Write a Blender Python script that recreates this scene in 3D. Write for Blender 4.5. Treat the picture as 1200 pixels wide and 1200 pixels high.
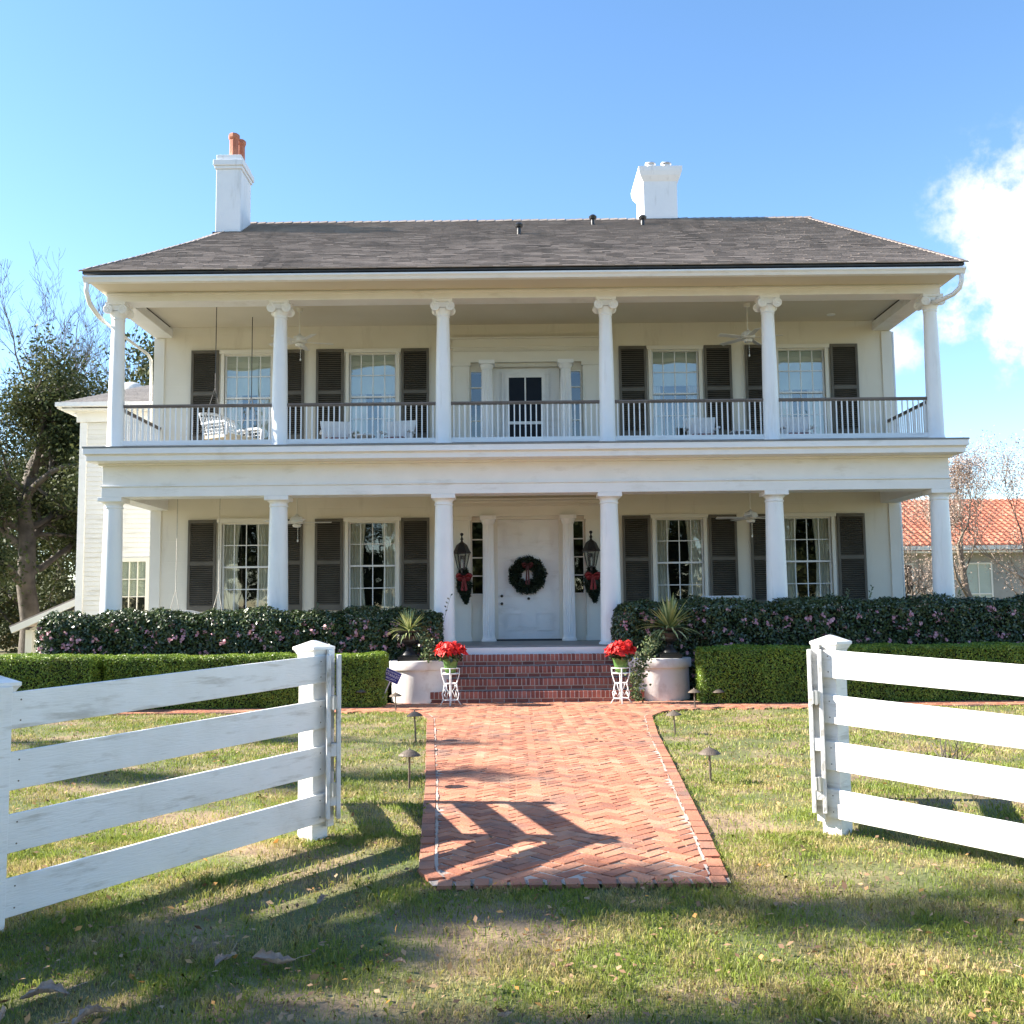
import bpy, math, random
import numpy as np
from mathutils import Vector, Matrix
random.seed(7); RNG = np.random.default_rng(7)
R = math.radians
scene = bpy.context.scene
for o in list(bpy.data.objects): bpy.data.objects.remove(o)

# ------------------------------------------------------------------ camera
EYE = 1.6
PITCH = math.atan(113/1200); ROLL = 0.0105
cam_d = bpy.data.cameras.new('camera'); cam = bpy.data.objects.new('camera', cam_d)
scene.collection.objects.link(cam); scene.camera = cam
cam_d.sensor_width = 36; cam_d.lens = 36; cam_d.clip_start = 0.1; cam_d.clip_end = 3000
_c, _s = math.cos(PITCH), math.sin(PITCH); _cr, _sr = math.cos(ROLL), math.sin(ROLL)
_R = Vector((1,0,0))*_cr - Vector((0,-_s,_c))*_sr
_U = Vector((1,0,0))*_sr + Vector((0,-_s,_c))*_cr
_F = Vector((0,_c,_s))
M = Matrix((_R, _U, -_F)).transposed().to_4x4(); M.translation = Vector((0,0,EYE))
cam.matrix_world = M

# ------------------------------------------------------------------ light
SUN_EL, SUN_AZ = R(33), R(5.7)          # light travels to +x and slightly towards the camera
trav = Vector((math.cos(SUN_AZ)*math.cos(SUN_EL), -math.sin(SUN_AZ)*math.cos(SUN_EL), -math.sin(SUN_EL)))
sd = bpy.data.lights.new('sun', 'SUN'); sd.energy = 4.6; sd.angle = R(0.6); sd.color = (1.0, 0.93, 0.82)
so = bpy.data.objects.new('sun', sd); scene.collection.objects.link(so)
so.rotation_euler = trav.to_track_quat('-Z', 'Y').to_euler(); so.location = (-20, 5, 30)
world = bpy.data.worlds.new('World'); scene.world = world; world.use_nodes = True
wn = world.node_tree; wn.nodes.clear()
def wnode(t, **k):
    n = wn.nodes.new(t)
    for a, b in k.items(): setattr(n, a, b)
    return n
sky = wnode('ShaderNodeTexSky'); sky.sky_type = 'NISHITA'; sky.sun_disc = False
sky.sun_elevation = SUN_EL; sky.sun_rotation = math.atan2(-trav.x, -trav.y)
sky.air_density = 0.9; sky.dust_density = 0.15; sky.ozone_density = 1.0; sky.altitude = 0
# one cumulus low in the sky to the right of the house, as noise in view direction
tc = wnode('ShaderNodeTexCoord')
def dirmask(az, el, rad, soft):
    v = Vector((math.sin(az)*math.cos(el), math.cos(az)*math.cos(el), math.sin(el)))
    d = wnode('ShaderNodeVectorMath', operation='DISTANCE'); wn.links.new(tc.outputs['Generated'], d.inputs[0]); d.inputs[1].default_value = v
    m = wnode('ShaderNodeMapRange'); m.inputs['From Min'].default_value = rad+soft; m.inputs['From Max'].default_value = rad-soft
    m.inputs['To Min'].default_value = 0; m.inputs['To Max'].default_value = 1
    wn.links.new(d.outputs['Value'], m.inputs['Value']); return m.outputs[0]
def mx(a, b, op='MAXIMUM'):
    n = wnode('ShaderNodeMath', operation=op)
    for i, v in enumerate((a, b)):
        if isinstance(v, (int, float)): n.inputs[i].default_value = v
        else: wn.links.new(v, n.inputs[i])
    return n.outputs[0]
masks = [dirmask(R(a), R(e), r, s) for a, e, r, s in ((26.3, 19.4, .042, .04), (28.6, 18.3, .065, .045), (26.2, 16.6, .052, .04), (28.4, 14.7, .07, .045), (24.2, 14.4, .03, .038), (21.2, 13.2, .014, .03), (33, 17, .10, .05))]
msk = masks[0]
for m_ in masks[1:]: msk = mx(msk, m_)
nz = wnode('ShaderNodeTexNoise'); nz.inputs['Scale'].default_value = 9; nz.inputs['Detail'].default_value = 9; nz.inputs['Roughness'].default_value = .62
wn.links.new(tc.outputs['Generated'], nz.inputs['Vector'])
nn = wnode('ShaderNodeMapRange'); nn.inputs['From Min'].default_value = .28; nn.inputs['From Max'].default_value = .72
nn.inputs['To Min'].default_value = -.75; nn.inputs['To Max'].default_value = .75
wn.links.new(nz.outputs['Fac'], nn.inputs['Value'])
cl = mx(msk, nn.outputs[0], 'ADD')
ca = wnode('ShaderNodeMapRange'); ca.inputs['From Min'].default_value = .22; ca.inputs['From Max'].default_value = .74; ca.interpolation_type = 'SMOOTHSTEP'
wn.links.new(cl, ca.inputs['Value'])
cm = mx(mx(ca.outputs[0], mx(msk, 1.8, 'MULTIPLY'), 'MULTIPLY'), 1.0, 'MINIMUM')
mixc = wnode('ShaderNodeMix'); mixc.data_type = 'RGBA'
wn.links.new(cm, mixc.inputs['Factor'])
hs = wnode('ShaderNodeHueSaturation'); hs.inputs['Saturation'].default_value = 1.17; hs.inputs['Value'].default_value = 1.0
wn.links.new(sky.outputs[0], hs.inputs['Color'])
wn.links.new(hs.outputs[0], mixc.inputs['A']); mixc.inputs['B'].default_value = (3.5, 3.65, 3.95, 1)
bg = wnode('ShaderNodeBackground'); bg.inputs['Strength'].default_value = 0.09
wn.links.new(mixc.outputs['Result'], bg.inputs['Color'])
wo = wnode('ShaderNodeOutputWorld'); wn.links.new(bg.outputs[0], wo.inputs['Surface'])
scene.view_settings.view_transform = 'Standard'; scene.view_settings.look = 'None'
scene.view_settings.exposure = 1.92; scene.view_settings.gamma = 1
scene.render.engine = 'CYCLES'
scene.cycles.max_bounces = 6; scene.cycles.transparent_max_bounces = 8

# ------------------------------------------------------------------ materials
def srgb(h):
    h = h.lstrip('#'); v = [int(h[i:i+2], 16)/255 for i in (0, 2, 4)]
    return tuple((x/12.92 if x <= .04045 else ((x+.055)/1.055)**2.4) for x in v)
MATS = {}
def mat(name, cols, rough=.6, attr=False, nscale=4, nstr=0, bump=None, spec=.5, metal=0, leaf=0, coord='Object', nlo=.3, nhi=.7, lines=None, stain=None):
    """cols: list of linear colours blended by per-face value (attr) or noise"""
    m = bpy.data.materials.new(name); m.use_nodes = True; MATS[name] = m
    nt = m.node_tree; N = nt.nodes; L = nt.links; b = N['Principled BSDF']
    b.inputs['Roughness'].default_value = rough; b.inputs['Metallic'].default_value = metal
    b.inputs['Specular IOR Level'].default_value = spec
    t = N.new('ShaderNodeTexCoord')
    if not isinstance(cols[0], (tuple, list)): cols = [cols]
    noise = N.new('ShaderNodeTexNoise'); noise.inputs['Scale'].default_value = nscale; noise.inputs['Detail'].default_value = 6
    L.new(t.outputs[coord], noise.inputs['Vector'])
    if len(cols) > 1:
        r = N.new('ShaderNodeValToRGB'); e = r.color_ramp.elements
        while len(e) < len(cols): e.new(.5)
        for i, c in enumerate(cols): e[i].position = i/(len(cols)-1); e[i].color = (*c, 1)
        mr = N.new('ShaderNodeMapRange'); mr.inputs['From Min'].default_value = nlo; mr.inputs['From Max'].default_value = nhi
        L.new(noise.outputs['Fac'], mr.inputs['Value'])
        if attr:
            a = N.new('ShaderNodeAttribute'); a.attribute_name = 'rnd'
            mm = N.new('ShaderNodeMix'); mm.data_type = 'FLOAT'; mm.inputs['Factor'].default_value = nstr
            L.new(a.outputs['Fac'], mm.inputs['A']); L.new(mr.outputs[0], mm.inputs['B'])
            L.new(mm.outputs['Result'], r.inputs['Fac'])
        else: L.new(mr.outputs[0], r.inputs['Fac'])
        out = r.outputs[0]
    else:
        rgb = N.new('ShaderNodeRGB'); rgb.outputs[0].default_value = (*cols[0], 1); out = rgb.outputs[0]
    if stain:      # (scale vector, threshold, colour, amount): weathering with its own shape
        mp0 = N.new('ShaderNodeMapping'); mp0.inputs['Scale'].default_value = stain[0]; L.new(t.outputs[coord], mp0.inputs['Vector'])
        n3 = N.new('ShaderNodeTexNoise'); n3.inputs['Scale'].default_value = 1; n3.inputs['Detail'].default_value = 8; n3.inputs['Roughness'].default_value = .65; L.new(mp0.outputs[0], n3.inputs['Vector'])
        m3 = N.new('ShaderNodeMapRange'); m3.inputs['From Min'].default_value = stain[1]; m3.inputs['From Max'].default_value = stain[1]+.14; m3.inputs['To Max'].default_value = stain[3]
        L.new(n3.outputs['Fac'], m3.inputs['Value']); x3 = N.new('ShaderNodeMix'); x3.data_type = 'RGBA'
        L.new(m3.outputs[0], x3.inputs['Factor']); L.new(out, x3.inputs['A']); x3.inputs['B'].default_value = (*stain[2], 1); out = x3.outputs['Result']
    L.new(out, b.inputs['Base Color'])
    h = None
    if bump:
        n2 = N.new('ShaderNodeTexNoise'); n2.inputs['Scale'].default_value = bump[0]; n2.inputs['Detail'].default_value = 5
        if len(bump) > 2:
            mp = N.new('ShaderNodeMapping'); mp.inputs['Scale'].default_value = bump[2]
            L.new(t.outputs[coord], mp.inputs['Vector']); L.new(mp.outputs[0], n2.inputs['Vector'])
        else: L.new(t.outputs[coord], n2.inputs['Vector'])
        bp = N.new('ShaderNodeBump'); bp.inputs['Strength'].default_value = bump[1]; bp.inputs['Distance'].default_value = .02
        L.new(n2.outputs['Fac'], bp.inputs['Height']); h = bp
        L.new(bp.outputs[0], b.inputs['Normal'])
    if lines:   # thin horizontal board joints every `lines` metres
        sx = N.new('ShaderNodeSeparateXYZ'); L.new(t.outputs[coord], sx.inputs[0])
        md = N.new('ShaderNodeMath'); md.operation = 'PINGPONG'; L.new(sx.outputs['Z'], md.inputs[0]); md.inputs[1].default_value = lines/2
        gt = N.new('ShaderNodeMapRange'); gt.inputs['From Max'].default_value = .006; L.new(md.outputs[0], gt.inputs['Value'])
        b2 = N.new('ShaderNodeBump'); b2.inputs['Distance'].default_value = .01; b2.inputs['Strength'].default_value = .3
        L.new(gt.outputs[0], b2.inputs['Height'])
        if h: L.new(h.outputs[0], b2.inputs['Normal'])
        L.new(b2.outputs[0], b.inputs['Normal'])
    if leaf:
        tr = N.new('ShaderNodeBsdfTranslucent'); L.new(out, tr.inputs['Color'])
        ms = N.new('ShaderNodeMixShader'); ms.inputs[0].default_value = leaf
        L.new(b.outputs[0], ms.inputs[1]); L.new(tr.outputs[0], ms.inputs[2])
        L.new(ms.outputs[0], N['Material Output'].inputs['Surface'])
    return m
WHITE = mat('white_paint', [(.80,.80,.79), (.85,.85,.845)], .5, nscale=3, bump=(25, .12), stain=((1.5, 1.5, 6), .56, (.50,.47,.41), .35))
COLW = mat('column_paint', [(.82,.82,.815), (.87,.87,.865)], .42, nscale=2, bump=(18, .08), stain=((9, 9, .9), .57, (.55,.53,.48), .35))
CREAM = mat('cream_wall', [(.71,.665,.56), (.76,.715,.61)], .6, nscale=1.3, bump=(12, .1), lines=.22, stain=((4, 4, .8), .56, (.50,.45,.36), .3))
CEIL = mat('cream_ceiling', [(.68,.62,.50), (.73,.67,.55)], .6, nscale=1.1, bump=(14, .1))
TRIMC = mat('cream_trim', [(.74,.71,.63), (.78,.75,.67)], .5, nscale=2, bump=(20, .08))
SIDING = mat('siding_paint', [(.74,.73,.69), (.80,.79,.75)], .55, nscale=1.5, bump=(20, .1), stain=((1, 1, 5), .52, (.52,.50,.44), .45))
SHUT = mat('shutter_paint', [(.088,.078,.060), (.13,.115,.09)], .55, nscale=3)
RAIL = mat('rail_brown', [(.14,.115,.10), (.19,.16,.14)], .6, nscale=5)
CHIM = mat('chimney_stucco', [(.72,.73,.75), (.80,.80,.80)], .7, nscale=1.6, bump=(9, .3), stain=((5, 5, .7), .54, (.42,.41,.39), .45))
TERRA = mat('terracotta', [(.36,.11,.06), (.50,.19,.11)], .75, nscale=6, bump=(20, .3))
FLOORP = mat('porch_floor_paint', [(.16,.17,.17), (.22,.23,.23)], .5, nscale=4)
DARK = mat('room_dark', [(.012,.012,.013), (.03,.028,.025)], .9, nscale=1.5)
CURT = mat('curtain_cloth', [(.66,.63,.54), (.76,.73,.65)], .85, nscale=3, bump=(6, .5, (8, 8, .3)))
SHADE = mat('roller_shade', [(.42,.47,.40), (.48,.53,.46)], .8, nscale=2)
BLACK = mat('black_iron', [(.010,.010,.011), (.022,.021,.02)], .38, nscale=12, bump=(30, .2))
BRONZE = mat('bronze_metal', [(.10,.075,.055), (.17,.135,.105)], .55, nscale=14, bump=(40, .2), metal=.3)
SHING = mat('roof_shingle', [(.21,.175,.155), (.30,.252,.225), (.40,.338,.30)], .9, attr=True, nscale=1.3, nstr=.45, bump=(70, .5), stain=((2.2, .35, .35), .55, (.12,.105,.095), .4))
WSHING = mat('wing_shingle', [(.085,.078,.075), (.14,.128,.12), (.20,.185,.175)], .9, attr=True, nscale=2, nstr=.4, bump=(70, .5))
ROOFUNDER = mat('roof_deck', [(.04,.035,.032), (.06,.05,.045)], .9)
FLASH = mat('lead_flashing', [(.03,.03,.032), (.06,.06,.06)], .6)
METAL = mat('galvanised_metal', [(.5,.5,.5), (.62,.62,.62)], .4, metal=.6)
BRICK = mat('walk_brick', [(.20,.080,.050), (.36,.135,.078), (.45,.18,.10), (.48,.215,.125), (.54,.32,.21)], .85, attr=True, nscale=1.1, nstr=.3, bump=(60, .5), stain=((1.6, 1.6, 1), .50, (.19,.125,.10), .7))
MORT = mat('mortar', [(.20,.14,.10), (.42,.33,.27), (.52,.45,.39)], .95, nscale=2.2, bump=(40, .6))
STEPB = mat('step_brick', [(.15,.045,.035), (.30,.095,.068), (.43,.16,.115)], .8, attr=True, nscale=5, nstr=.25, bump=(60, .5))
STEPM = mat('step_mortar', [(.48,.42,.39), (.60,.54,.50)], .95, nscale=8, bump=(40, .5))
FENCE = mat('fence_paint', [(.60,.56,.50), (.79,.77,.73), (.83,.815,.785)], .5, nscale=3.5, nlo=.2, nhi=.55, bump=(14, .22, (1, 1, 9)), stain=((2.2, 2.2, 16), .55, (.40,.36,.30), .6))
WORN = mat('worn_board', [(.42,.38,.31), (.72,.70,.66), (.78,.77,.75)], .65, nscale=9, nlo=.3, nhi=.55, bump=(20, .4))
PLANT_W = mat('planter_paint', [(.66,.60,.57), (.78,.75,.73)], .55, nscale=1.4, bump=(10, .3), stain=((3, 3, 2.5), .52, (.46,.37,.32), .5))
CAM_L = mat('camellia_leaf', [(.018,.034,.012), (.050,.080,.024), (.13,.17,.06)], .32, attr=True, nscale=2, nstr=.25, leaf=.12, spec=.6)
BOX_L = mat('boxwood_leaf', [(.04,.075,.012), (.18,.28,.03), (.48,.56,.09)], .45, attr=True, nscale=2, nstr=.3, leaf=.3, stain=((1.1, 1.1, 2), .60, (.28,.20,.05), .7))
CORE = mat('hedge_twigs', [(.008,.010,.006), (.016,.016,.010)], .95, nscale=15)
PINK = mat('pink_petal', [(.55,.22,.27), (.75,.45,.50)], .6, attr=True, leaf=.2)
OAK_L = mat('evergreen_leaf', [(.020,.032,.014), (.060,.078,.028), (.15,.15,.06)], .65, spec=.2, attr=True, nscale=.5, nstr=.35, leaf=.2)
YEL_L = mat('yellowing_leaf', [(.06,.075,.025), (.14,.13,.045), (.24,.19,.08)], .6, attr=True, nscale=.6, nstr=.35, leaf=.25)
BARK = mat('grey_bark', [(.055,.045,.036), (.16,.135,.11)], .9, nscale=3, bump=(14, .9))
TWIG = mat('bare_twig', [(.09,.075,.062), (.17,.14,.115)], .9, nscale=2)
MYRT = mat('myrtle_bark', [(.16,.125,.095), (.32,.26,.20)], .8, nscale=2)
POD = mat('seed_pods', [(.24,.17,.13), (.42,.32,.26), (.55,.44,.38)], .8, attr=True, leaf=.1)
TILE = mat('red_roof_tile', [(.25,.08,.045), (.38,.12,.065), (.47,.20,.12)], .75, attr=True, nscale=1.5, nstr=.3)
GREYW = mat('grey_wall', [(.30,.29,.26), (.40,.38,.34)], .8, nscale=2)
GRASS_B = mat('grass_blades', [(.52,.40,.23), (.43,.37,.14), (.29,.32,.06), (.19,.26,.038), (.26,.32,.05)], .6, attr=True, nscale=2.3, nstr=.5, leaf=.3, nlo=.42, nhi=.56, coord='Object', stain=((2.2, 3.2, 1), .55, (.36,.28,.14), .6))
SOIL = mat('lawn_soil', [(.24,.17,.10), (.22,.18,.09), (.13,.13,.045), (.10,.115,.035)], .95, nscale=1.0, nlo=.40, nhi=.57, bump=(30, .8), stain=((3, 3, 1), .50, (.10,.065,.04), .7))
FARG = mat('far_ground', [(.09,.10,.04), (.13,.12,.06)], .95, nscale=.2)
DLEAF = mat('dry_leaf', [(.13,.07,.04), (.30,.17,.09), (.42,.28,.16), (.62,.27,.03)], .75, attr=True, leaf=.15)
BIGLEAF = mat('sycamore_leaf', [(.24,.16,.12), (.48,.38,.31)], .8, nscale=14, bump=(30, .4), leaf=.1)
RED = mat('poinsettia_bract', [(.45,.008,.010), (.72,.018,.015), (.85,.05,.03)], .55, attr=True, leaf=.2)
RIBBON = mat('red_ribbon', [(.14,.004,.005), (.24,.010,.010)], .5, nscale=6)
WBOW = mat('dark_red_ribbon', [(.035, .002, .003), (.08, .004, .005)], .6, nscale=6)
PINE = mat('pine_green', [(.008,.018,.009), (.02,.04,.018)], .6, attr=True, leaf=.05)
FOIL = mat('green_foil', [(.05,.14,.03), (.14,.26,.07)], .4, nscale=20)
YUCCA = mat('variegated_blade', [(.10,.16,.05), (.42,.45,.17), (.60,.60,.34)], .5, attr=True, leaf=.2)
IVY = mat('ivy_leaf', [(.035,.07,.02), (.11,.16,.05), (.32,.35,.18)], .5, attr=True, leaf=.2)
BLUE = mat('sign_blue', (.012,.014,.20), .4)
SIGNW = mat('sign_white', (.72,.70,.80), .5)
WICKER = mat('white_wicker', [(.70,.71,.72), (.78,.79,.80)], .6, nscale=10, bump=(60, .6))
CUSH = mat('floral_cushion', [(.62,.60,.58), (.60,.57,.55), (.12,.07,.08), (.35,.12,.12), (.16,.18,.22)], .85, nscale=22)
SWCUSH = mat('cream_slats', [(.66,.55,.38), (.72,.62,.46)], .7, nscale=4)
ROPE = mat('rope', [(.40,.37,.31), (.55,.52,.46)], .9, nscale=30)
CHAIN = mat('dark_chain', [(.05,.05,.05), (.09,.085,.08)], .5, metal=.5)
FANW = mat('fan_enamel', [(.68,.66,.60), (.74,.72,.66)], .4)
SPIDER = BARK

def glass(name, tint, fac, rough=.02):
    m = bpy.data.materials.new(name); m.use_nodes = True; nt = m.node_tree; N = nt.nodes; L = nt.links
    N.remove(N['Principled BSDF'])
    g = N.new('ShaderNodeBsdfGlossy'); g.inputs['Roughness'].default_value = rough; g.inputs['Color'].default_value = (1,1,1,1)
    tr = N.new('ShaderNodeBsdfTransparent'); tr.inputs['Color'].default_value = (*tint, 1)
    n = N.new('ShaderNodeTexNoise'); n.inputs['Scale'].default_value = 1.7; n.inputs['Detail'].default_value = 1
    t = N.new('ShaderNodeTexCoord'); L.new(t.outputs['Object'], n.inputs['Vector'])
    bp = N.new('ShaderNodeBump'); bp.inputs['Strength'].default_value = .25; bp.inputs['Distance'].default_value = .03
    L.new(n.outputs['Fac'], bp.inputs['Height']); L.new(bp.outputs[0], g.inputs['Normal'])
    ms = N.new('ShaderNodeMixShader'); ms.inputs[0].default_value = fac
    L.new(tr.outputs[0], ms.inputs[1]); L.new(g.outputs[0], ms.inputs[2]); L.new(ms.outputs[0], N['Material Output'].inputs['Surface'])
    return m
GLASS = glass('window_glass', (.86,.9,.88), .13)
GLASS_U = glass('upper_window_glass', (.9,.94,.92), .20)

# ------------------------------------------------------------------ mesh helpers
class MB:
    def __init__(s): s.v = []; s.f = []; s.r = []
    def quad(s, a, b, c, d, r=None):
        n = len(s.v); s.v += [tuple(a), tuple(b), tuple(c), tuple(d)]; s.f.append((n, n+1, n+2, n+3)); s.r.append(random.random() if r is None else r); return s
    def box(s, x0, x1, y0, y1, z0, z1, r=None):
        n = len(s.v); r = random.random() if r is None else r
        s.v += [(x, y, z) for z in (z0, z1) for y in (y0, y1) for x in (x0, x1)]
        for f in ((0,2,3,1), (4,5,7,6), (0,1,5,4), (2,6,7,3), (0,4,6,2), (1,3,7,5)):
            s.f.append(tuple(n+i for i in f)); s.r.append(r)
        return s
    def obox(s, p, ax, ay, az, r=None):
        """oriented box: centre p, half-axis vectors"""
        n = len(s.v); r = random.random() if r is None else r; p = Vector(p); ax = Vector(ax); ay = Vector(ay); az = Vector(az)
        s.v += [tuple(p+ax*i+ay*j+az*k) for k in (-1,1) for j in (-1,1) for i in (-1,1)]
        for f in ((0,2,3,1), (4,5,7,6), (0,1,5,4), (2,6,7,3), (0,4,6,2), (1,3,7,5)):
            s.f.append(tuple(n+i for i in f)); s.r.append(r)
        return s
    def tube(s, pts, rad, n=8, cap=True):
        pts = [Vector(p) for p in pts]
        if not isinstance(rad, (list, tuple)): rad = [rad]*len(pts)
        base = len(s.v); up = None
        for i, p in enumerate(pts):
            d = (pts[min(i+1, len(pts)-1)] - pts[max(i-1, 0)]).normalized()
            if up is None: up = Vector((1,0,0)) if abs(d.x) < .8 else Vector((0,1,0))
            a = (up - d*up.dot(d)).normalized(); up = a; b = d.cross(a)
            for k in range(n):
                t = 2*math.pi*k/n; s.v.append(tuple(p + (a*math.cos(t) + b*math.sin(t))*rad[i]))
        rr = random.random()
        for i in range(len(pts)-1):
            for k in range(n):
                s.f.append((base+i*n+k, base+i*n+(k+1) % n, base+(i+1)*n+(k+1) % n, base+(i+1)*n+k)); s.r.append(rr)
        if cap:
            s.f.append(tuple(base+k for k in range(n))[::-1]); s.r.append(rr)
            s.f.append(tuple(base+(len(pts)-1)*n+k for k in range(n))); s.r.append(rr)
        return s
    def lathe(s, prof, c=(0,0,0), n=24, flute=0):
        base = len(s.v); c = Vector(c)
        for (r, z) in prof:
            for k in range(n):
                t = 2*math.pi*k/n; rr = r*(1-flute*(k % 2)); s.v.append((c.x+rr*math.cos(t), c.y+rr*math.sin(t), c.z+z))
        for i in range(len(prof)-1):
            for k in range(n):
                s.f.append((base+i*n+k, base+i*n+(k+1) % n, base+(i+1)*n+(k+1) % n, base+(i+1)*n+k)); s.r.append(.5)
        s.f.append(tuple(base+k for k in range(n))[::-1]); s.r.append(.5)
        s.f.append(tuple(base+(len(prof)-1)*n+k for k in range(n))); s.r.append(.5)
        return s
    def poly(s, pts, r=None):
        n = len(s.v); s.v += [tuple(p) for p in pts]; s.f.append(tuple(range(n, n+len(pts)))); s.r.append(random.random() if r is None else r); return s
    def prism(s, pts2, axis, a0, a1):
        """extrude 2-D polygon along axis ('x': pts are (y,z))"""
        def P(p, a): return (a, p[0], p[1]) if axis == 'x' else (p[0], a, p[1]) if axis == 'y' else (p[0], p[1], a)
        n = len(s.v); k = len(pts2); s.v += [P(p, a0) for p in pts2] + [P(p, a1) for p in pts2]; r = random.random()
        s.f.append(tuple(range(n, n+k))[::-1]); s.r.append(r); s.f.append(tuple(range(n+k, n+2*k))); s.r.append(r)
        for i in range(k): s.f.append((n+i, n+(i+1) % k, n+k+(i+1) % k, n+k+i)); s.r.append(r)
        return s
    def build(s, name, m, parent=None, smooth=False, bevel=0, auto=None):
        me = bpy.data.meshes.new(name); me.from_pydata(s.v, [], s.f)
        a = me.attributes.new('rnd', 'FLOAT', 'FACE'); a.data.foreach_set('value', np.array(s.r, dtype=np.float32))
        me.materials.append(m)
        if smooth or auto:
            me.polygons.foreach_set('use_smooth', [True]*len(me.polygons))
            if auto: me.set_sharp_from_angle(angle=R(auto))
        o = bpy.data.objects.new(name, me); scene.collection.objects.link(o); link(o, parent)
        if bevel:
            b = o.modifiers.new('bevel', 'BEVEL'); b.width = bevel; b.segments = 2; b.limit_method = 'ANGLE'
        return o
def link(o, parent):
    if parent is not None:
        o.parent = parent
        loc = parent.location.copy() if parent.parent is None else Vector((0,0,0))
        rot = parent.rotation_euler.copy() if parent.parent is None else None
        if parent.get('_world'): o.matrix_parent_inverse = Matrix.Translation(parent.location).inverted()
def npmesh(name, V, F, rnd, m, parent=None, smooth=False):
    """V (n,3) float, F (m,k) int, rnd per face"""
    me = bpy.data.meshes.new(name); k = F.shape[1]
    me.vertices.add(len(V)); me.vertices.foreach_set('co', V.astype(np.float32).ravel())
    me.loops.add(F.size); me.loops.foreach_set('vertex_index', F.astype(np.int32).ravel())
    me.polygons.add(len(F)); me.polygons.foreach_set('loop_start', np.arange(0, F.size, k, dtype=np.int32))
    me.polygons.foreach_set('loop_total', np.full(len(F), k, dtype=np.int32))
    me.update(calc_edges=True)
    a = me.attributes.new('rnd', 'FLOAT', 'FACE'); a.data.foreach_set('value', rnd.astype(np.float32))
    me.materials.append(m)
    o = bpy.data.objects.new(name, me); scene.collection.objects.link(o); link(o, parent); return o
def thing(name, label, cat, loc=(0,0,0), group=None, world_children=True, rz=0):
    o = bpy.data.objects.new(name, None); scene.collection.objects.link(o); o.location = loc; o.rotation_euler = (0,0,rz)
    o.empty_display_size = .2
    if world_children: o['_world'] = 1
    return tag(o, label, cat, group)
def tag(o, label, cat, group=None):
    o['label'] = label; o['category'] = cat
    if group: o['group'] = group
    return o
def struct(o): o['kind'] = 'structure'; return o
def dup(root, loc, label, rz=0, scale=None):
    r = root.copy(); scene.collection.objects.link(r); r.location = loc; r['label'] = label; r.rotation_euler = (0,0,rz)
    if scale: r.scale = scale
    for ch in list(root.children):
        c = ch.copy(); scene.collection.objects.link(c); c.parent = r
        for g in ch.children:
            d = g.copy(); scene.collection.objects.link(d); d.parent = c
    return r
def leaves(P, Nrm, size, aspect=.5, jit=.8, rnd=None, droop=0):
    """rhombic leaves at P, roughly facing Nrm. returns V,F,rnd"""
    n = len(P); Nn = Nrm + RNG.normal(0, jit, (n, 3)); Nn /= np.linalg.norm(Nn, axis=1)[:, None]+1e-9
    T = RNG.normal(0, 1, (n, 3)); T[:, 2] -= droop; T -= Nn*(T*Nn).sum(1)[:, None]; T /= np.linalg.norm(T, axis=1)[:, None]+1e-9
    B = np.cross(Nn, T); s = (size*RNG.uniform(.65, 1.3, n))[:, None]
    V = np.empty((n, 4, 3)); V[:, 0] = P-T*s*.5; V[:, 1] = P+B*s*aspect*.5+Nn*s*.06; V[:, 2] = P+T*s*.5; V[:, 3] = P-B*s*aspect*.5+Nn*s*.06
    F = np.arange(n*4).reshape(n, 4)
    return V.reshape(-1, 3), F, (RNG.uniform(0, 1, n) if rnd is None else rnd)
def gz(y): return -0.03*np.clip(7.3-np.asarray(y, float), 0, 8) if not np.isscalar(y) else -0.03*min(max(7.3-y, 0), 8)

# ------------------------------------------------------------------ ground
ys = np.concatenate([np.linspace(-60, -2, 8), np.linspace(-.7, 7.3, 9), np.linspace(9, 60, 8), np.linspace(100, 900, 4)])
xs = np.concatenate([[-700, -200], np.linspace(-60, 60, 13), [200, 700]])
V = np.array([(x, y, float(gz(float(y)))-.012) for y in ys for x in xs]); nx = len(xs)
F = np.array([(j*nx+i, j*nx+i+1, (j+1)*nx+i+1, (j+1)*nx+i) for j in range(len(ys)-1) for i in range(nx-1)])
struct(npmesh('ground', V, F, np.zeros(len(F)), SOIL))

# brick walk outline (flares towards the house), near end at y = 6.2
WY = np.array([6.22, 6.5, 7.3, 8.0, 9.7, 11, 13, 15.2, 15.8, 16.25])
WL = np.array([-.49, -.60, -.66, -.71, -.83, -.94, -1.1, -1.28, -1.42, -1.8])
WR = np.array([1.27, 1.29, 1.355, 1.41, 1.545, 1.65, 1.80, 2.02, 2.25, 2.75])
CROSS0, CROSS1 = 16.25, 17.62      # the cross path along the hedges
def in_walk(x, y, pad=0):
    l = np.interp(y, WY, WL)-pad; r = np.interp(y, WY, WR)+pad
    a = (y > 6.22-pad) & (y < CROSS0+.1) & (x > l) & (x < r)
    b = (y > 16.35-pad) & (y < CROSS1)
    return a | b
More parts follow.
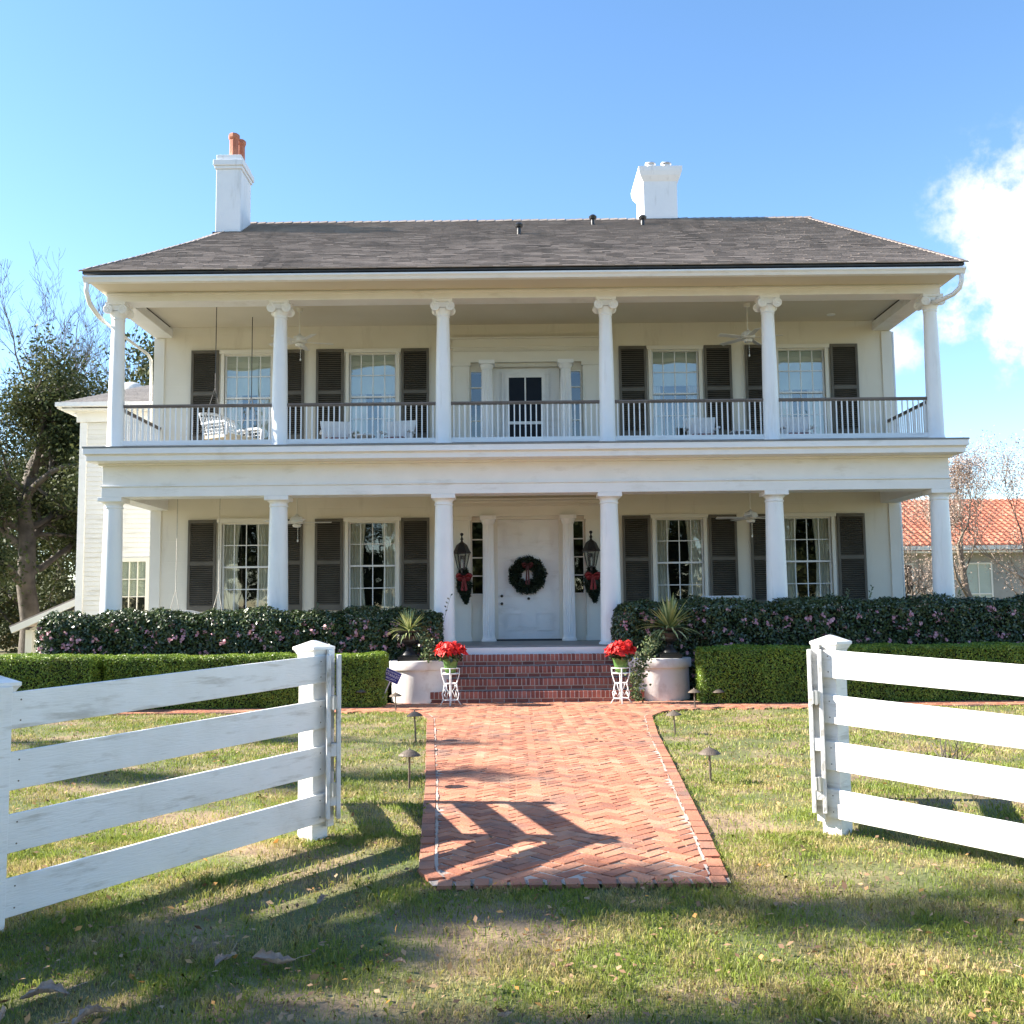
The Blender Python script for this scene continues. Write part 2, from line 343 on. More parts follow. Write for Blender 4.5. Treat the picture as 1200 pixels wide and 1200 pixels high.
# mortar bed
V = []; 
for y, l, r in zip(WY, WL, WR): V += [(l, y, float(gz(float(y)))+.008), (r, y, float(gz(float(y)))+.008)]
F = [(2*i, 2*i+1, 2*i+3, 2*i+2) for i in range(len(WY)-1)]
n = len(V); V += [(-30, 16.35, .0035), (30, 16.35, .0035), (30, 17.7, .0035), (-30, 17.7, .0035)]; F.append((n, n+1, n+2, n+3))
for W_, sd_ in ((WL, 1), (WR, -1)):
    yy = 6.36
    while yy < 15.6:
        st_ = random.uniform(.05, .16)
        if random.random() < (.85 if yy < 9 else .6):
            n = len(V); w1 = random.uniform(.003, .013)
            for y_ in (yy, yy+st_):
                x_ = float(np.interp(y_, WY, W_))+sd_*.112+random.uniform(-.004, .004); V += [(x_-w1, y_, float(gz(y_))+.0185), (x_+w1, y_, float(gz(y_))+.0185)]
            F.append((n, n+1, n+3, n+2))
        yy += st_
struct(npmesh('brick_walk_bed', np.array(V), np.array(F), np.zeros(len(F)), MORT))
bw = MB()
def brick(cx, cy, a, L=.196, W=.094, tilt=.012, r=None, dz=0):
    """paver: rotated slab with slightly uneven top"""
    ca, sa = math.cos(a), math.sin(a); z = float(gz(cy))+.014+dz+random.uniform(-.003, .003)
    tx, ty = random.gauss(0, tilt), random.gauss(0, tilt)
    ax = Vector((ca, sa, tx))*L/2; ay = Vector((-sa, ca, ty))*W/2
    bw.obox((cx, cy, z-.012), ax, ay, (0, 0, .012), r)
BL, BW_ = .2, .1
for i in range(-110, 110):
    for j in range(-60, 60):
        # herringbone at 45 degrees
        for kind in (0, 1):
            u = (i*BW_ + j*2*BL*0); 
            if kind == 0: px, py, o = (i*BW_+j*4*BW_)+BL/2, i*BW_+BW_/2, 0
            else: px, py, o = (i*BW_+j*4*BW_)+BL+BW_/2, i*BW_-BW_+BL/2+BW_*0, math.pi/2
            x = (px-py)*.7071+.3; y = (px+py)*.7071+11
            if 6.33 < y < CROSS1-.05 and -4 < x < 5:
                y_ = y
                l = np.interp(y_, WY, WL)+.082; r = np.interp(y_, WY, WR)-.082
                if y > 16.25: l, r = -4, 5
                if l < x < r: brick(x+random.gauss(0,.002), y+random.gauss(0,.002), o+R(45)+random.gauss(0, .014), .186, .086)
# edge courses: headers across both sides, soldiers along the near end
for side, W_ in ((1, WL), (-1, WR)):
    y = 6.42
    while y < 16.2:
        x = np.interp(y, WY, W_); sl = (np.interp(y+.1, WY, W_)-np.interp(y-.1, WY, W_))/.2
        brick(x+side*.05, y, math.atan2(1, sl)+random.gauss(0, .012), .192, .094, r=random.uniform(0, .6), dz=.006); y += .207/math.hypot(1, sl)*1.0
x = WL[0]+.03
while x < WR[0]-.02: brick(x+.04, 6.25, R(90)+random.gauss(0, .03), random.uniform(.14, .155), .084, r=random.uniform(.1, .8), dz=.006); x += .108
for x in np.arange(-22, 22, .206):                       # cross path, plain running rows
    if -4 < x < 5: continue
    for k in range(12): brick(x+(k % 2)*.1, 16.42+k*.103, random.gauss(0, .01), .19, .093)
struct(bw.build('brick_walk', BRICK))

# ------------------------------------------------------------------ house
HX = .27                                     # centre line of the facade
COLX = [-7.43, -4.35, -1.27, 1.81, 4.89, 7.97]
FL1, FL2 = .93, 4.6
YC, YW = 19.0, 21.4
X0, X1 = -7.56, 8.10
house = thing('house', 'two storey white house with colonnaded porches under a grey shingle roof', 'house', (HX, 22, 0))
WINX = [-5.58, -2.93, 3.50, 6.18]
WW = .50                                     # half width of the opening
Z1 = (1.62, 3.42); Z2 = (5.20, 7.02)
holes = []
for x in WINX:
    holes.append((x-WW, x+WW, *Z1)); holes.append((x-WW, x+WW, *Z2))
holes.append((-.42, 1.08, FL1, 3.56)); holes.append((-.42, 1.08, FL2, 6.72))
holes += [(-.86, -.60, 1.9, 3.42), (1.26, 1.50, 1.9, 3.42), (-.86, -.60, 5.2, 6.62), (1.26, 1.50, 5.2, 6.62)]
w = MB()
gx = sorted(set([X0, X1] + [h[0] for h in holes] + [h[1] for h in holes])); gzs = sorted(set([0, 7.66] + [h[2] for h in holes] + [h[3] for h in holes]))
for i in range(len(gx)-1):
    for j in range(len(gzs)-1):
        cx, cz = (gx[i]+gx[i+1])/2, (gzs[j]+gzs[j+1])/2
        if any(h[0] < cx < h[1] and h[2] < cz < h[3] for h in holes): continue
        w.quad((gx[i], YW, gzs[j]), (gx[i+1], YW, gzs[j]), (gx[i+1], YW, gzs[j+1]), (gx[i], YW, gzs[j+1]))
for a, b, c, d in holes:                      # reveals
    w.quad((a, YW, c), (a, YW+.25, c), (a, YW+.25, d), (a, YW, d)); w.quad((b, YW, c), (b, YW, d), (b, YW+.25, d), (b, YW+.25, c))
    w.quad((a, YW, d), (a, YW+.25, d), (b, YW+.25, d), (b, YW, d)); w.quad((a, YW, c), (b, YW, c), (b, YW+.25, c), (a, YW+.25, c))
w.quad((X0, YW, 0), (X0, YW, 7.66), (X0, 27, 7.66), (X0, 27, 0)); w.quad((X1, YW, 0), (X1, 27, 0), (X1, 27, 7.66), (X1, YW, 7.66))
w.quad((X0, 27, 0), (X0, 27, 7.66), (X1, 27, 7.66), (X1, 27, 0))
wall = w.build('wall', CREAM, house)
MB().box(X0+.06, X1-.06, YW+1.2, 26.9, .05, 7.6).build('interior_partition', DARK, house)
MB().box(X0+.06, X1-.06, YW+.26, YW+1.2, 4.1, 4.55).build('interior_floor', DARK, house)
for x in (X0, X1):                            # corner boards
    t = MB()
    s = 1 if x < 0 else -1
    t.box(min(x-.02*s, x+.2*s), max(x-.02*s, x+.2*s), YW-.03, YW+.02, FL1, 3.72); t.box(min(x-.02*s, x+.2*s), max(x-.02*s, x+.2*s), YW-.03, YW+.02, FL2, 7.4); t.build('corner_board', TRIMC, house)

# porch floors, steps
MB().box(-7.75, 8.28, 18.62, YW, .80, FL1).build('lower_porch_floor', FLOORP, house)
MB().box(-7.70, 8.23, 18.66, 18.74, .02, .80).build('porch_skirt', WHITE, house)
MB().box(-1.9, 2.35, 18.58, 18.655, .775, .90).build('porch_edge_board', WHITE, house)
MB().box(X0-.20, X1+.18, 18.30, YW, 4.563, 4.592).build('upper_porch_floor', FLOORP, house)
# middle entablature
e = MB(); 
xa, xb = X0-.02, X1+.0
def ring(z0, z1, yf, ox, e=e):
    e.box(xa-ox, xb+ox, yf, 19.22, z0, z1)
    e.box(xa-ox, xa+.36, 19.22, YW, z0, z1); e.box(xb-.36, xb+ox, 19.22, YW, z0, z1)
ring(3.72, 3.905, 18.78, 0); ring(3.905, 3.93, 18.755, .022); ring(3.93, 4.30, 18.79, -.01)
ring(4.30, 4.335, 18.72, .05); ring(4.335, 4.45, 18.37, .13)
e.box(xa-.17, xb+.17, 18.31, 19, 4.452, 4.562); e.box(xa-.14, xb+.14, 18.345, 19.1, 4.435, 4.452)
e.build('middle_entablature', WHITE, house, bevel=.006)
MB().box(xa+.3, xb-.3, 19.2, YW-.002, 4.05, 4.12).build('lower_ceiling', CEIL, house)
# ceiling cornice
# upper beam + soffit
e = MB()
e.box(xa, xb, 18.80, 19.20, 7.42, 7.60); e.box(xa, xa+.38, 19.2, YW, 7.42, 7.60); e.box(xb-.38, xb, 19.2, YW, 7.42, 7.60)
e.box(xa-.015, xb+.015, 18.775, 18.80, 7.535, 7.57)
e.build('upper_beam', WHITE, house, bevel=.005)
e = MB()
e.box(xa-.1, xb+.1, 18.12, 18.80, 7.60, 7.635); e.box(xa-.1, xa, 18.8, 27.5, 7.60, 7.635); e.box(xb, xb+.1, 18.8, 27.5, 7.6, 7.635)
e.prism([(18.12, 7.58), (18.15, 7.56), (18.15, 7.6), (18.12, 7.6)], 'x', xa-.1, xb+.1)
e.build('eave_soffit', CEIL, house)
MB().box(xa+.36, xb-.36, 19.18, YW-.002, 7.64, 7.70).build('upper_ceiling', CEIL, house)
g = MB()
prof = [(18.12, 7.545), (18.04, 7.555), (18.015, 7.60), (17.985, 7.63), (17.985, 7.66), (17.998, 7.66), (18.0, 7.64), (18.10, 7.64), (18.12, 7.66)]
g.prism(prof, 'x', xa-.13, xb+.14)
g.build('gutter', WHITE, house)

# columns
def doric(x, parent):
    prof = [(.235, 0), (.235, .03), (.205, .05), (.20, .10), (.192, .6), (.187, 1.1), (.178, 1.7), (.168, 2.3), (.162, 2.60), (.175, 2.61), (.175, 2.635), (.163, 2.64), (.165, 2.68), (.19, 2.705), (.215, 2.715)]
    m = MB().lathe(prof, (x, YC, FL1), 32); m.build('column', COLW, parent, auto=40)
    return
for x in COLX:
    c = MB().lathe([(.235, 0), (.235, .03), (.205, .05), (.20, .10), (.192, .6), (.187, 1.1), (.178, 1.7), (.168, 2.3), (.162, 2.59), (.176, 2.60), (.176, 2.62), (.163, 2.63), (.165, 2.66), (.19, 2.695), (.215, 2.71)], (x, YC, FL1), 36).build('column', COLW, house, auto=40)
    MB().box(x-.222, x+.222, YC-.222, YC+.222, FL1+2.71, 3.72).build('abacus', COLW, c, bevel=.006)
    c = MB().lathe([(.205, 0), (.205, .03), (.175, .05), (.165, .09), (.150, .14), (.147, .8), (.138, 1.5), (.126, 2.1), (.118, 2.50), (.128, 2.51), (.128, 2.53), (.12, 2.54), (.14, 2.59), (.15, 2.66)], (x, YC, FL2), 36).build('column', COLW, house, auto=40)
    k = MB(); k.box(x-.19, x+.19, YC-.185, YC+.185, 7.375, 7.42); k.box(x-.17, x+.17, YC-.15, YC+.15, 7.27, 7.375)
    for s in (-1, 1):
        cx, cz = x+s*.14, 7.285
        pr = [(-.19, .088), (-.165, .088), (-.15, .07), (-.07, .058), (0, .052), (.07, .058), (.15, .07), (.165, .088), (.19, .088)]
        k.tube([(cx, YC+a, cz) for a, b in pr], [b for a, b in pr], 20)
        for yy, sg in ((YC-.192, -1), (YC+.192, 1)):          # the scroll
            sp = []
            for q in range(26):
                tt = q/25; a = tt*2*math.pi*1.9; rr = .078*(1-tt*.85); sp.append((cx+s*rr*math.sin(a+.4), yy, cz+rr*math.cos(a+.4)))
            k.tube(sp, .010, 5)
    k.build('capital', COLW, c, auto=35)
# railings
def railing(p0, p1):
    p0 = Vector(p0); p1 = Vector(p1); d = (p1-p0); L = d.length; d.normalize(); nrm = Vector((-d.y, d.x, 0)); mid = (p0+p1)/2
    r_ = MB().obox(mid+Vector((0,0,.865)), d*L/2, nrm*.035, (0,0,.018)).obox(mid+Vector((0,0,.835)), d*L/2, nrm*.02, (0,0,.012)).build('balcony_railing', RAIL, house, bevel=.004)
    m = MB().obox(mid+Vector((0,0,.155)), d*L/2, nrm*.03, (0,0,.045)).build('bottom_rail', WHITE, r_)
    n = int(L/.102); bb = MB()
    for i in range(n):
        p = p0+d*(L*(i+.5)/n); bb.obox(p+Vector((0,0,.51)), d*.0115, nrm*.0115, (0,0,.314))
    bb.obox(mid+Vector((0,0,.055)), d*.02, nrm*.02, (0,0,.055))
    bb.build('baluster_row', WHITE, r_)
for i in range(5): railing((COLX[i]+.145, YC, FL2), (COLX[i+1]-.145, YC, FL2))
for i in (0, 5): railing((COLX[i], YC+.145, FL2), (COLX[i], YW-.03, FL2))

# windows and shutters
def window(cx, z0, z1, upper, mode):
    f = MB(); o = .072; yf = YW-.045
    f.box(cx-WW-o, cx-WW, yf, YW+.04, z0-.05, z1+.03); f.box(cx+WW, cx+WW+o, yf, YW+.04, z0-.05, z1+.03)
    f.box(cx-WW-o-.03, cx+WW+o+.03, yf-.015, YW+.04, z1+.03, z1+.115); f.box(cx-WW-o-.03, cx+WW+o+.03, yf-.03, YW+.04, z0-.09, z0-.05)
    fr = f.build('window', TRIMC, house, bevel=.004)
    s = MB(); H = z1-z0; zm = z0+H*.5; ya = YW+.035
    for (a, b, y) in ((z0-.05, zm+.02, ya+.03), (zm-.02, z1+.03, ya)):
        s.box(cx-WW, cx-WW+.035, y, y+.03, a, b); s.box(cx+WW-.035, cx+WW, y, y+.03, a, b)
        s.box(cx-WW+.035, cx+WW-.035, y+.001, y+.029, a, a+.035); s.box(cx-WW+.035, cx+WW-.035, y+.001, y+.029, b-.035, b)
        for k in (1, 2, 3): s.box(cx-WW+k*WW/2-.009, cx-WW+k*WW/2+.009, y+.005, y+.025, a+.03, b-.03)
        s.box(cx-WW+.03, cx+WW-.03, y+.006, y+.024, (a+b)/2-.009, (a+b)/2+.009)
    s.build('sash', WHITE, fr)
    MB().quad((cx-WW+.01, ya+.045, z0), (cx+WW-.01, ya+.045, z0), (cx+WW-.01, ya+.045, zm), (cx-WW+.01, ya+.045, zm)).quad((cx-WW+.01, ya+.015, zm), (cx+WW-.01, ya+.015, zm), (cx+WW-.01, ya+.015, z1), (cx-WW+.01, ya+.015, z1)).build('pane', GLASS_U if upper else GLASS, fr)
    # curtains, pleated
    for s_ in (-1, 1):
        m = MB(); wd = {'L': .34, 'U': .34, 'N': .2}[mode]; n = 26; yb = YW+.17
        for i in range(n):
            a0, a1 = i/n, (i+1)/n
            def cp(a, z): 
                pinch = 1 if mode != 'L' else 1-.18*math.sin(math.pi*min(1, max(0, (z-z0)/H)))
                return (cx+s_*(WW-a*wd*pinch), yb+.022*math.sin(a*26)+.01*math.sin(a*61+z), z)
            for q in range(6):
                za, zb = z0-.1+(H+.12)*q/6, z0-.1+(H+.12)*(q+1)/6
                m.quad(cp(a0, za), cp(a1, za), cp(a1, zb), cp(a0, zb))
        m.build('curtain', CURT, fr, smooth=True)
    if mode != 'L':
        k = {'U': .46, 'N': .40}[mode]
        MB().box(cx-WW+.01, cx+WW-.01, YW+.115, YW+.12, z1-H*k, z1).build('roller_shade', SHADE, fr)
    return fr
def shutter(cx, z0, z1, hw=.292):
    m = MB(); y0, y1 = YW-.062, YW-.022; st = .052; H = z1-z0
    m.box(cx-hw, cx-hw+st, y0, y1, z0, z1); m.box(cx+hw-st, cx+hw, y0, y1, z0, z1)
    zm = z0+H*.52
    rails = ((z0, z0+.12), (zm-.04, zm+.04), (z1-.07, z1))
    for a, b in rails: m.box(cx-hw+st, cx+hw-st, y0+.002, y1-.002, a, b)
    sh = m.build('shutter', SHUT, house, bevel=.003)
    l = MB()
    for a, b in ((z0+.12, zm-.04), (zm+.04, z1-.07)):
        n = int((b-a)/.042)
        for i in range(n):
            z = a+(b-a)*(i+.5)/n
            l.obox((cx, (y0+y1)/2, z), (hw-st, 0, 0), Vector((0, .017, .012))*1.0, Vector((0, -.002, .003)))
    l.build('louvres', SHUT, sh)
    MB().box(cx-hw+.02, cx+hw-.02, YW-.021, YW-.004, z0+.02, z1-.02).build('backing', DARK, sh)
for i, x in enumerate(WINX):
    window(x, *Z1, False, 'L'); window(x, *Z2, True, 'U' if i != 2 else 'N')
    for s in (-1, 1): 
        shutter(x+s*.905, 1.60, 3.51); shutter(x+s*.905, 5.18, 7.13)
# entrance surround, two storeys
def surround(z0, ztop, zdent, doortop, upper):
    m = MB(); y = YW
    m.box(-1.22, 1.88, y-.10, y-.003, doortop+.02, zdent-.05)
    m.box(-1.26, 1.92, y-.13, y-.003, zdent+.03, zdent+.06); m.box(-1.22, 1.88, y-.105, y-.003, zdent+.06, ztop)
    m.box(-1.28, 1.94, y-.16, y-.003, ztop, ztop+.035)
    for a, b in ((-1.22, -.87), (1.53, 1.88)):
        m.box(a, b, y-.09, y-.003, z0, doortop-.06); m.box(a-.03, b+.03, y-.115, y-.003, doortop-.06, doortop+.02)
        m.box(a-.02, b+.02, y-.105, y-.003, z0, z0+.1)
        for q in (a+.045, b-.055): m.box(q, q+.01, y-.098, y-.09, z0+.18, doortop-.16)
    m.build('entrance_surround', TRIMC, house, bevel=.003)
    d = MB(); x = -1.2
    while x < 1.86: d.box(x, x+.032, y-.125, y-.1, zdent-.05, zdent-.005); x += .06
    d.box(-1.22, 1.88, y-.102, y-.003, zdent-.05, zdent+.03)
    d.build('dentil_course', TRIMC, house)
    for cx in (-.50, 1.16):                   # fluted columns
        c = MB().lathe([(.155, 0), (.155, .03), (.135, .06), (.13, .1)], (cx, y-.15, z0), 40).lathe([(.127, .1), (.125, .8), (.118, 1.6), (.108, doortop-z0-.16)], (cx, y-.15, z0), 40, flute=.13).lathe([(.112, doortop-z0-.16), (.125, doortop-z0-.14), (.13, doortop-z0-.12), (.15, doortop-z0-.06)], (cx, y-.15, z0), 40)
        c.box(cx-.165, cx+.165, y-.315, y-.003, doortop-.06, doortop+.02)
        c.build('entrance_column', COLW, house)
    for a, b in ((-.86, -.60), (1.26, 1.50)):      # sidelights
        sl = MB(); za, zb = (1.9, 3.42) if not upper else (5.2, 6.62)
        for k in range(5): zz = za+(zb-za)*k/4; sl.box(a, b, y-.02, y+.01, zz-.012, zz+.012)
        sl.box(a, a+.02, y-.022, y+.012, za, zb); sl.box(b-.02, b, y-.022, y+.012, za, zb)
        s_ = sl.build('sidelight', TRIMC, house)
        MB().quad((a, y+.005, za), (b, y+.005, za), (b, y+.005, zb), (a, y+.005, zb)).build('pane', GLASS, s_)
surround(FL1, 3.86, 3.78, 3.50, False)
surround(FL2, 7.30, 7.08, 6.78, True)
# lower door: six panels
cx = .33; yd = YW+.12
d = MB().box(cx-.64, cx+.64, yd, yd+.05, FL1+.02, 3.46)
door = d.build('front_door', WHITE, house)
for s in (-1, 1):
    for a, b in ((2.86, 3.32), (1.85, 2.62), (1.14, 1.50)):
        p = MB(); x0, x1 = cx+s*.33-.17, cx+s*.33+.17
        for q in ((x0, x1, a, a+.018), (x0, x1, b-.018, b), (x0, x0+.018, a+.018, b-.018), (x1-.018, x1, a+.018, b-.018)): p.box(q[0], q[1], yd-.026, yd-.0005, q[2], q[3])
        p.box(x0+.05, x1-.05, yd-.012, yd-.0005, a+.05, b-.05); p.build('door_panel', WHITE, door)
MB().box(cx-.75, cx-.64, YW-.01, yd+.06, FL1, 3.56).box(cx+.64, cx+.75, YW-.01, yd+.06, FL1, 3.56).box(cx-.64, cx+.64, YW-.01, yd+.06, 3.46, 3.56).build('door_frame', TRIMC, house)
k = MB().lathe([(.0, 0), (.028, .005), (.03, .02), (.02, .035)], (0,0,0), 14)
kn = MB()
for (x, z) in ((cx-.56, 1.86), (cx-.56, 1.70), (cx, 1.80)): kn.tube([(x, yd, z), (x, yd-.02, z), (x, yd-.05, z), (x, yd-.06, z)], [.012, .022, .03, .015], 12)
kn.build('door_knob', BLACK, door)
MB().box(-.45, 1.11, YW-.05, YW+.1, FL1+.001, FL1+.035).build('threshold', FLASH, house)
# upper door: glazed storm door
cx = .31
MB().box(cx-.74, cx+.74, YW+.14, YW+.18, FL2, 6.72).box(cx-.5, cx+.5, YW+.10, YW+.141, FL2, 6.62).build('upper_door_panelling', WHITE, house)
d = MB(); y0, y1 = YW+.06, YW+.10
d.box(cx-.42, cx-.35, y0, y1, FL2+.01, 6.58); d.box(cx+.35, cx+.42, y0, y1, FL2+.01, 6.58)
for a, b in ((FL2+.01, 4.74), (5.49, 5.55), (6.5, 6.58)): d.box(cx-.35, cx+.35, y0+.001, y1-.001, a, b)
d.box(cx-.015, cx+.015, y0+.004, y1-.004, 4.7, 6.52)
ud = d.build('balcony_door', WHITE, house)
MB().box(cx-.35, cx+.35, y0+.02, y0+.026, 4.7, 6.52).build('pane', mat('dark_glass', [(.004,.005,.009), (.008,.009,.014)], .3, spec=.15), ud)

# roof
RY, RZ, EY, EZ = 22.6, 10.37, 17.99, 7.735
sl = (RZ-EZ)/(RY-EY)
hipL = [(-7.74, 18.03), (-7.15, 19.15), (-6.55, 20.6), (-6.25, 21.6), (-5.95, 22.6)]
hipR = [(8.24, 18.03), (6.80, 22.6)]
def rz_(y): return EZ+(y-EY)*sl
rf = MB(); BY = 27.2; BZ = 7.70
fl = [(x, y, rz_(y)) for x, y in hipL]; fr_ = [(x, y, rz_(y)) for x, y in hipR]
rf.poly([fl[0], fr_[0], fr_[1], fl[-1]]+fl[-2:0:-1])
rf.poly([fl[0]]+[(p[0], p[1], p[2]) for p in fl[1:]]+[(-7.74, BY, BZ)]); rf.poly([fr_[1], fr_[0], (8.24, BY, BZ)]); rf.poly([fl[-1], fr_[1], (8.24, BY, BZ), (-7.74, BY, BZ)])
roof = rf.build('roof', ROOFUNDER, house)
sh = MB(); row = 0; v = 0; dv = .125; sn = math.atan(sl); Ltot = (RY-EY)/math.cos(sn)
nrm = Vector((0, -math.sin(sn), math.cos(sn))); up = Vector((0, math.cos(sn), math.sin(sn)))
HYl = [p[1] for p in hipL]; HXl = [p[0] for p in hipL]
while v < Ltot:
    y = EY+v*math.cos(sn); xl = np.interp(y, HYl, HXl)-.03; xr = 8.24+(6.80-8.24)*(y-EY)/(RY-EY)+.03
    x = xl-random.uniform(0, .3); rowr = random.uniform(-.08, .08)
    while x < xr:
        wd = random.choice((.17, .24, .3, .33)); a, b = max(x, xl), min(x+wd-.004, xr)
        if b-a > .02:
            th = random.uniform(.020, .026); c = Vector(((a+b)/2, EY, EZ))+up*(v-.012+random.uniform(-.006, .004))+nrm*.012
            lift = Vector((0,0,0)); dl = random.uniform(.55, 1)
            o = len(sh.v); q = up*(dv*1.15); top = nrm*th
            P = [Vector((a, c.y, c.z)), Vector((b, c.y, c.z))]
            sh.v += [tuple(P[0]), tuple(P[1]), tuple(P[1]+top), tuple(P[0]+top), tuple(P[0]+q), tuple(P[1]+q)]
            rr = min(1, max(0, random.gauss(.5, .13)+rowr*.6))
            for fc in ((0,1,2,3), (3,2,5,4), (0,3,4), (1,5,2)): sh.f.append(tuple(o+i for i in fc)); sh.r.append(rr)
        x += wd
    v += dv; row += 1
# side slope rows and ridge caps
for s_, xe in ((-1, -7.74), (1, 8.24)): pass
x = -5.95
while x < 6.8:
    zz = RZ+.03+random.uniform(-.006, .006)
    sh.obox((x+.1, RY-.06, zz-.03), (.12, 0, .008), (0, .075, .042), (0, -.006, .008), random.uniform(0, .35))
    sh.obox((x+.1, RY+.06, zz-.03), (.12, 0, .008), (0, .075, -.042), (0, .006, .008), random.uniform(0, .35)); x += .2
for hp in (hipL, hipR):
    for (xa_, ya_), (xb_, yb_) in zip(hp[:-1], hp[1:]):
        A = Vector((xa_, ya_, rz_(ya_)+.02)); B = Vector((xb_, yb_, rz_(yb_)+.02)); L = (B-A).length; d = (B-A).normalized(); n = max(1, int(L/.17))
        sd_ = d.cross(Vector((0,0,1))).normalized()
        for i in range(n):
            p = A+(B-A)*((i+.5)/n); sh.obox(p, d*.1+Vector((0,0,.008)), sd_*.08, (0,0,.010), random.uniform(.05, .4))
sh.build('shingles', SHING, roof)
MB().box(-7.72, 8.22, EY+.02, EY+.10, EZ-.035, EZ-.002).build('drip_edge', FLASH, roof)

# chimneys
c = MB().box(-6.38, -5.84, 21.56, 22.42, 9.2, 11.22).box(-6.41, -5.81, 21.53, 22.45, 11.22, 11.29).box(-6.44, -5.78, 21.50, 22.48, 11.29, 11.42).box(-6.38, -5.84, 21.56, 22.42, 11.42, 11.55)
ch = c.build('chimney', CHIM, house, bevel=.012); ch['label'] = 'tall narrow white chimney with terracotta pots at the left of the roof'
for (x, y) in ((-6.06, 21.78), (-6.00, 22.08)):
    MB().lathe([(.13, 0), (.12, .05), (.105, .10), (.10, .42), (.115, .44), (.125, .47), (.125, .53), (.10, .56), (.07, .57)], (x, y, 11.55), 8).build('chimney_pot', TERRA, ch)
MB().box(-6.42, -5.80, 21.48, 22.46, 9.45, 9.78).build('flashing', FLASH, ch)
c = MB(); a0, a1, b0, b1 = 3.07, 3.83, 22.5, 23.8
c.box(a0, a1, b0, b1, 9.6, 11.24)
lv = [(0, 11.24), (.03, 11.28), (.08, 11.36), (.11, 11.46), (.115, 11.56)]
for (o1, z1), (o2, z2) in zip(lv[:-1], lv[1:]):
    n = len(c.v)
    for o_, z_ in ((o1, z1), (o2, z2)): c.v += [(a0-o_, b0-o_, z_), (a1+o_, b0-o_, z_), (a1+o_, b1+o_, z_), (a0-o_, b1+o_, z_)]
    for i in range(4): c.f.append((n+i, n+(i+1) % 4, n+4+(i+1) % 4, n+4+i)); c.r.append(.5)
n = len(c.v); c.v += [(a0-.115, b0-.115, 11.56), (a1+.115, b0-.115, 11.56), (a1+.115, b1+.115, 11.56), (a0-.115, b1+.115, 11.56)]; c.f.append((n, n+1, n+2, n+3)); c.r.append(.5)
ch = c.build('chimney', CHIM, house); ch['label'] = 'broad white chimney with flared top and two metal flue caps'
for x in (3.27, 3.63):
    MB().lathe([(.085, 0), (.085, .12), (.10, .13), (.10, .15), (.075, .155), (.075, .18), (.13, .185), (.125, .205), (.04, .235)], (x, 22.75, 11.56), 18).build('flue_cap', METAL, ch, auto=35)
MB().box(a0-.03, a1+.03, b0-.03, b1+.03, 10.05, 10.36).build('flashing', FLASH, ch)
for (x, y, h) in ((.21, 21.0, .22), (1.86, 22.0, .2), (2.95, 21.9, .2)):
    MB().lathe([(.07, -.1), (.045, 0), (.04, h-.05), (.075, h-.05), (.09, h), (.05, h+.04)], (x, y, rz_(y)), 14).build('vent_pipe', BLACK, house)
# downspouts
MB().tube([(-7.66, 18.08, 7.58), (-7.67, 18.09, 7.40), (-7.67, 18.25, 7.22), (-7.67, 18.6, 7.12), (-7.67, 18.85, 7.08)], .042, 10).tube([(-7.68, 18.85, 7.08), (-7.68, 21.3, 7.04), (-7.66, 21.42, 6.95), (-7.66, 21.45, 6.6), (-7.66, 21.45, 4.7)], .03, 8).build('downspout', WHITE, house, smooth=True)
MB().tube([(8.19, 18.08, 7.58), (8.19, 18.09, 7.42), (8.17, 18.14, 7.31), (8.10, 18.25, 7.23), (7.99, 18.5, 7.20), (7.97, 18.8, 7.24), (7.97, 18.9, 7.30)], .042, 10).tube([(8.16, 21.45, 7.4), (8.16, 21.45, .1)], .035, 8).build('downspout', WHITE, house, smooth=True)
MB().lathe([(.09, 0), (.09, -.012), (.05, -.02)], (6.7, 20.9, 7.64), 20).build('recessed_light', WHITE, house)

# left wing
m = MB(); wx0, wx1, wy = -10.18, X0, 24.0
z = 0.1
m.quad((wx0, wy, 0), (wx1+.5, wy, 0), (wx1+.5, wy, 6.5), (wx0, wy, 6.5)); m.quad((wx0, wy, 0), (wx0, wy, 6.5), (wx0, 29, 6.5), (wx0, 29, 0))
hw0, hw1, hz0, hz1 = -9.16, -8.58, 1.15, 2.78
while z < 6.4:
    zt = z+.112
    segs = [(wx0, wx1+.4)] if (zt < hz0-.06 or z > hz1+.06) else [(wx0, hw0-.08), (hw1+.08, wx1+.4)]
    for a, b in segs:
        n = len(m.v); m.v += [(a, wy-.024, z), (b, wy-.024, z), (b, wy-.005, zt), (a, wy-.005, zt), (a, wy, z), (b, wy, z)]
        m.f += [(n, n+1, n+2, n+3), (n+4, n+5, n+1, n)]; m.r += [random.random()]*2
    n = len(m.v); m.v += [(wx0-.024, wy, z), (wx0-.024, 29, z), (wx0-.005, 29, zt), (wx0-.005, wy, zt), (wx0, wy, z), (wx0, 29, z)]
    m.f += [(n, n+3, n+2, n+1), (n+4, n, n+1, n+5)]; m.r += [.5]*2
    z += .112
wing = m.build('wing_wall', SIDING, house)
MB().box(wx0-.035, wx0+.13, wy-.04, wy+.12, 0, 6.42).build('corner_post', WHITE, wing)
f = MB(); 
f.box(hw0-.08, hw0, wy-.05, wy, hz0-.08, hz1+.09); f.box(hw1, hw1+.08, wy-.05, wy, hz0-.08, hz1+.09); f.box(hw0, hw1, wy-.05, wy, hz1, hz1+.09); f.box(hw0, hw1, wy-.05, wy, hz0-.08, hz0)
for k in (1, 2): q = hw0+(hw1-hw0)*k/3; f.box(q-.009, q+.009, wy-.045, wy-.02, hz0, hz1)
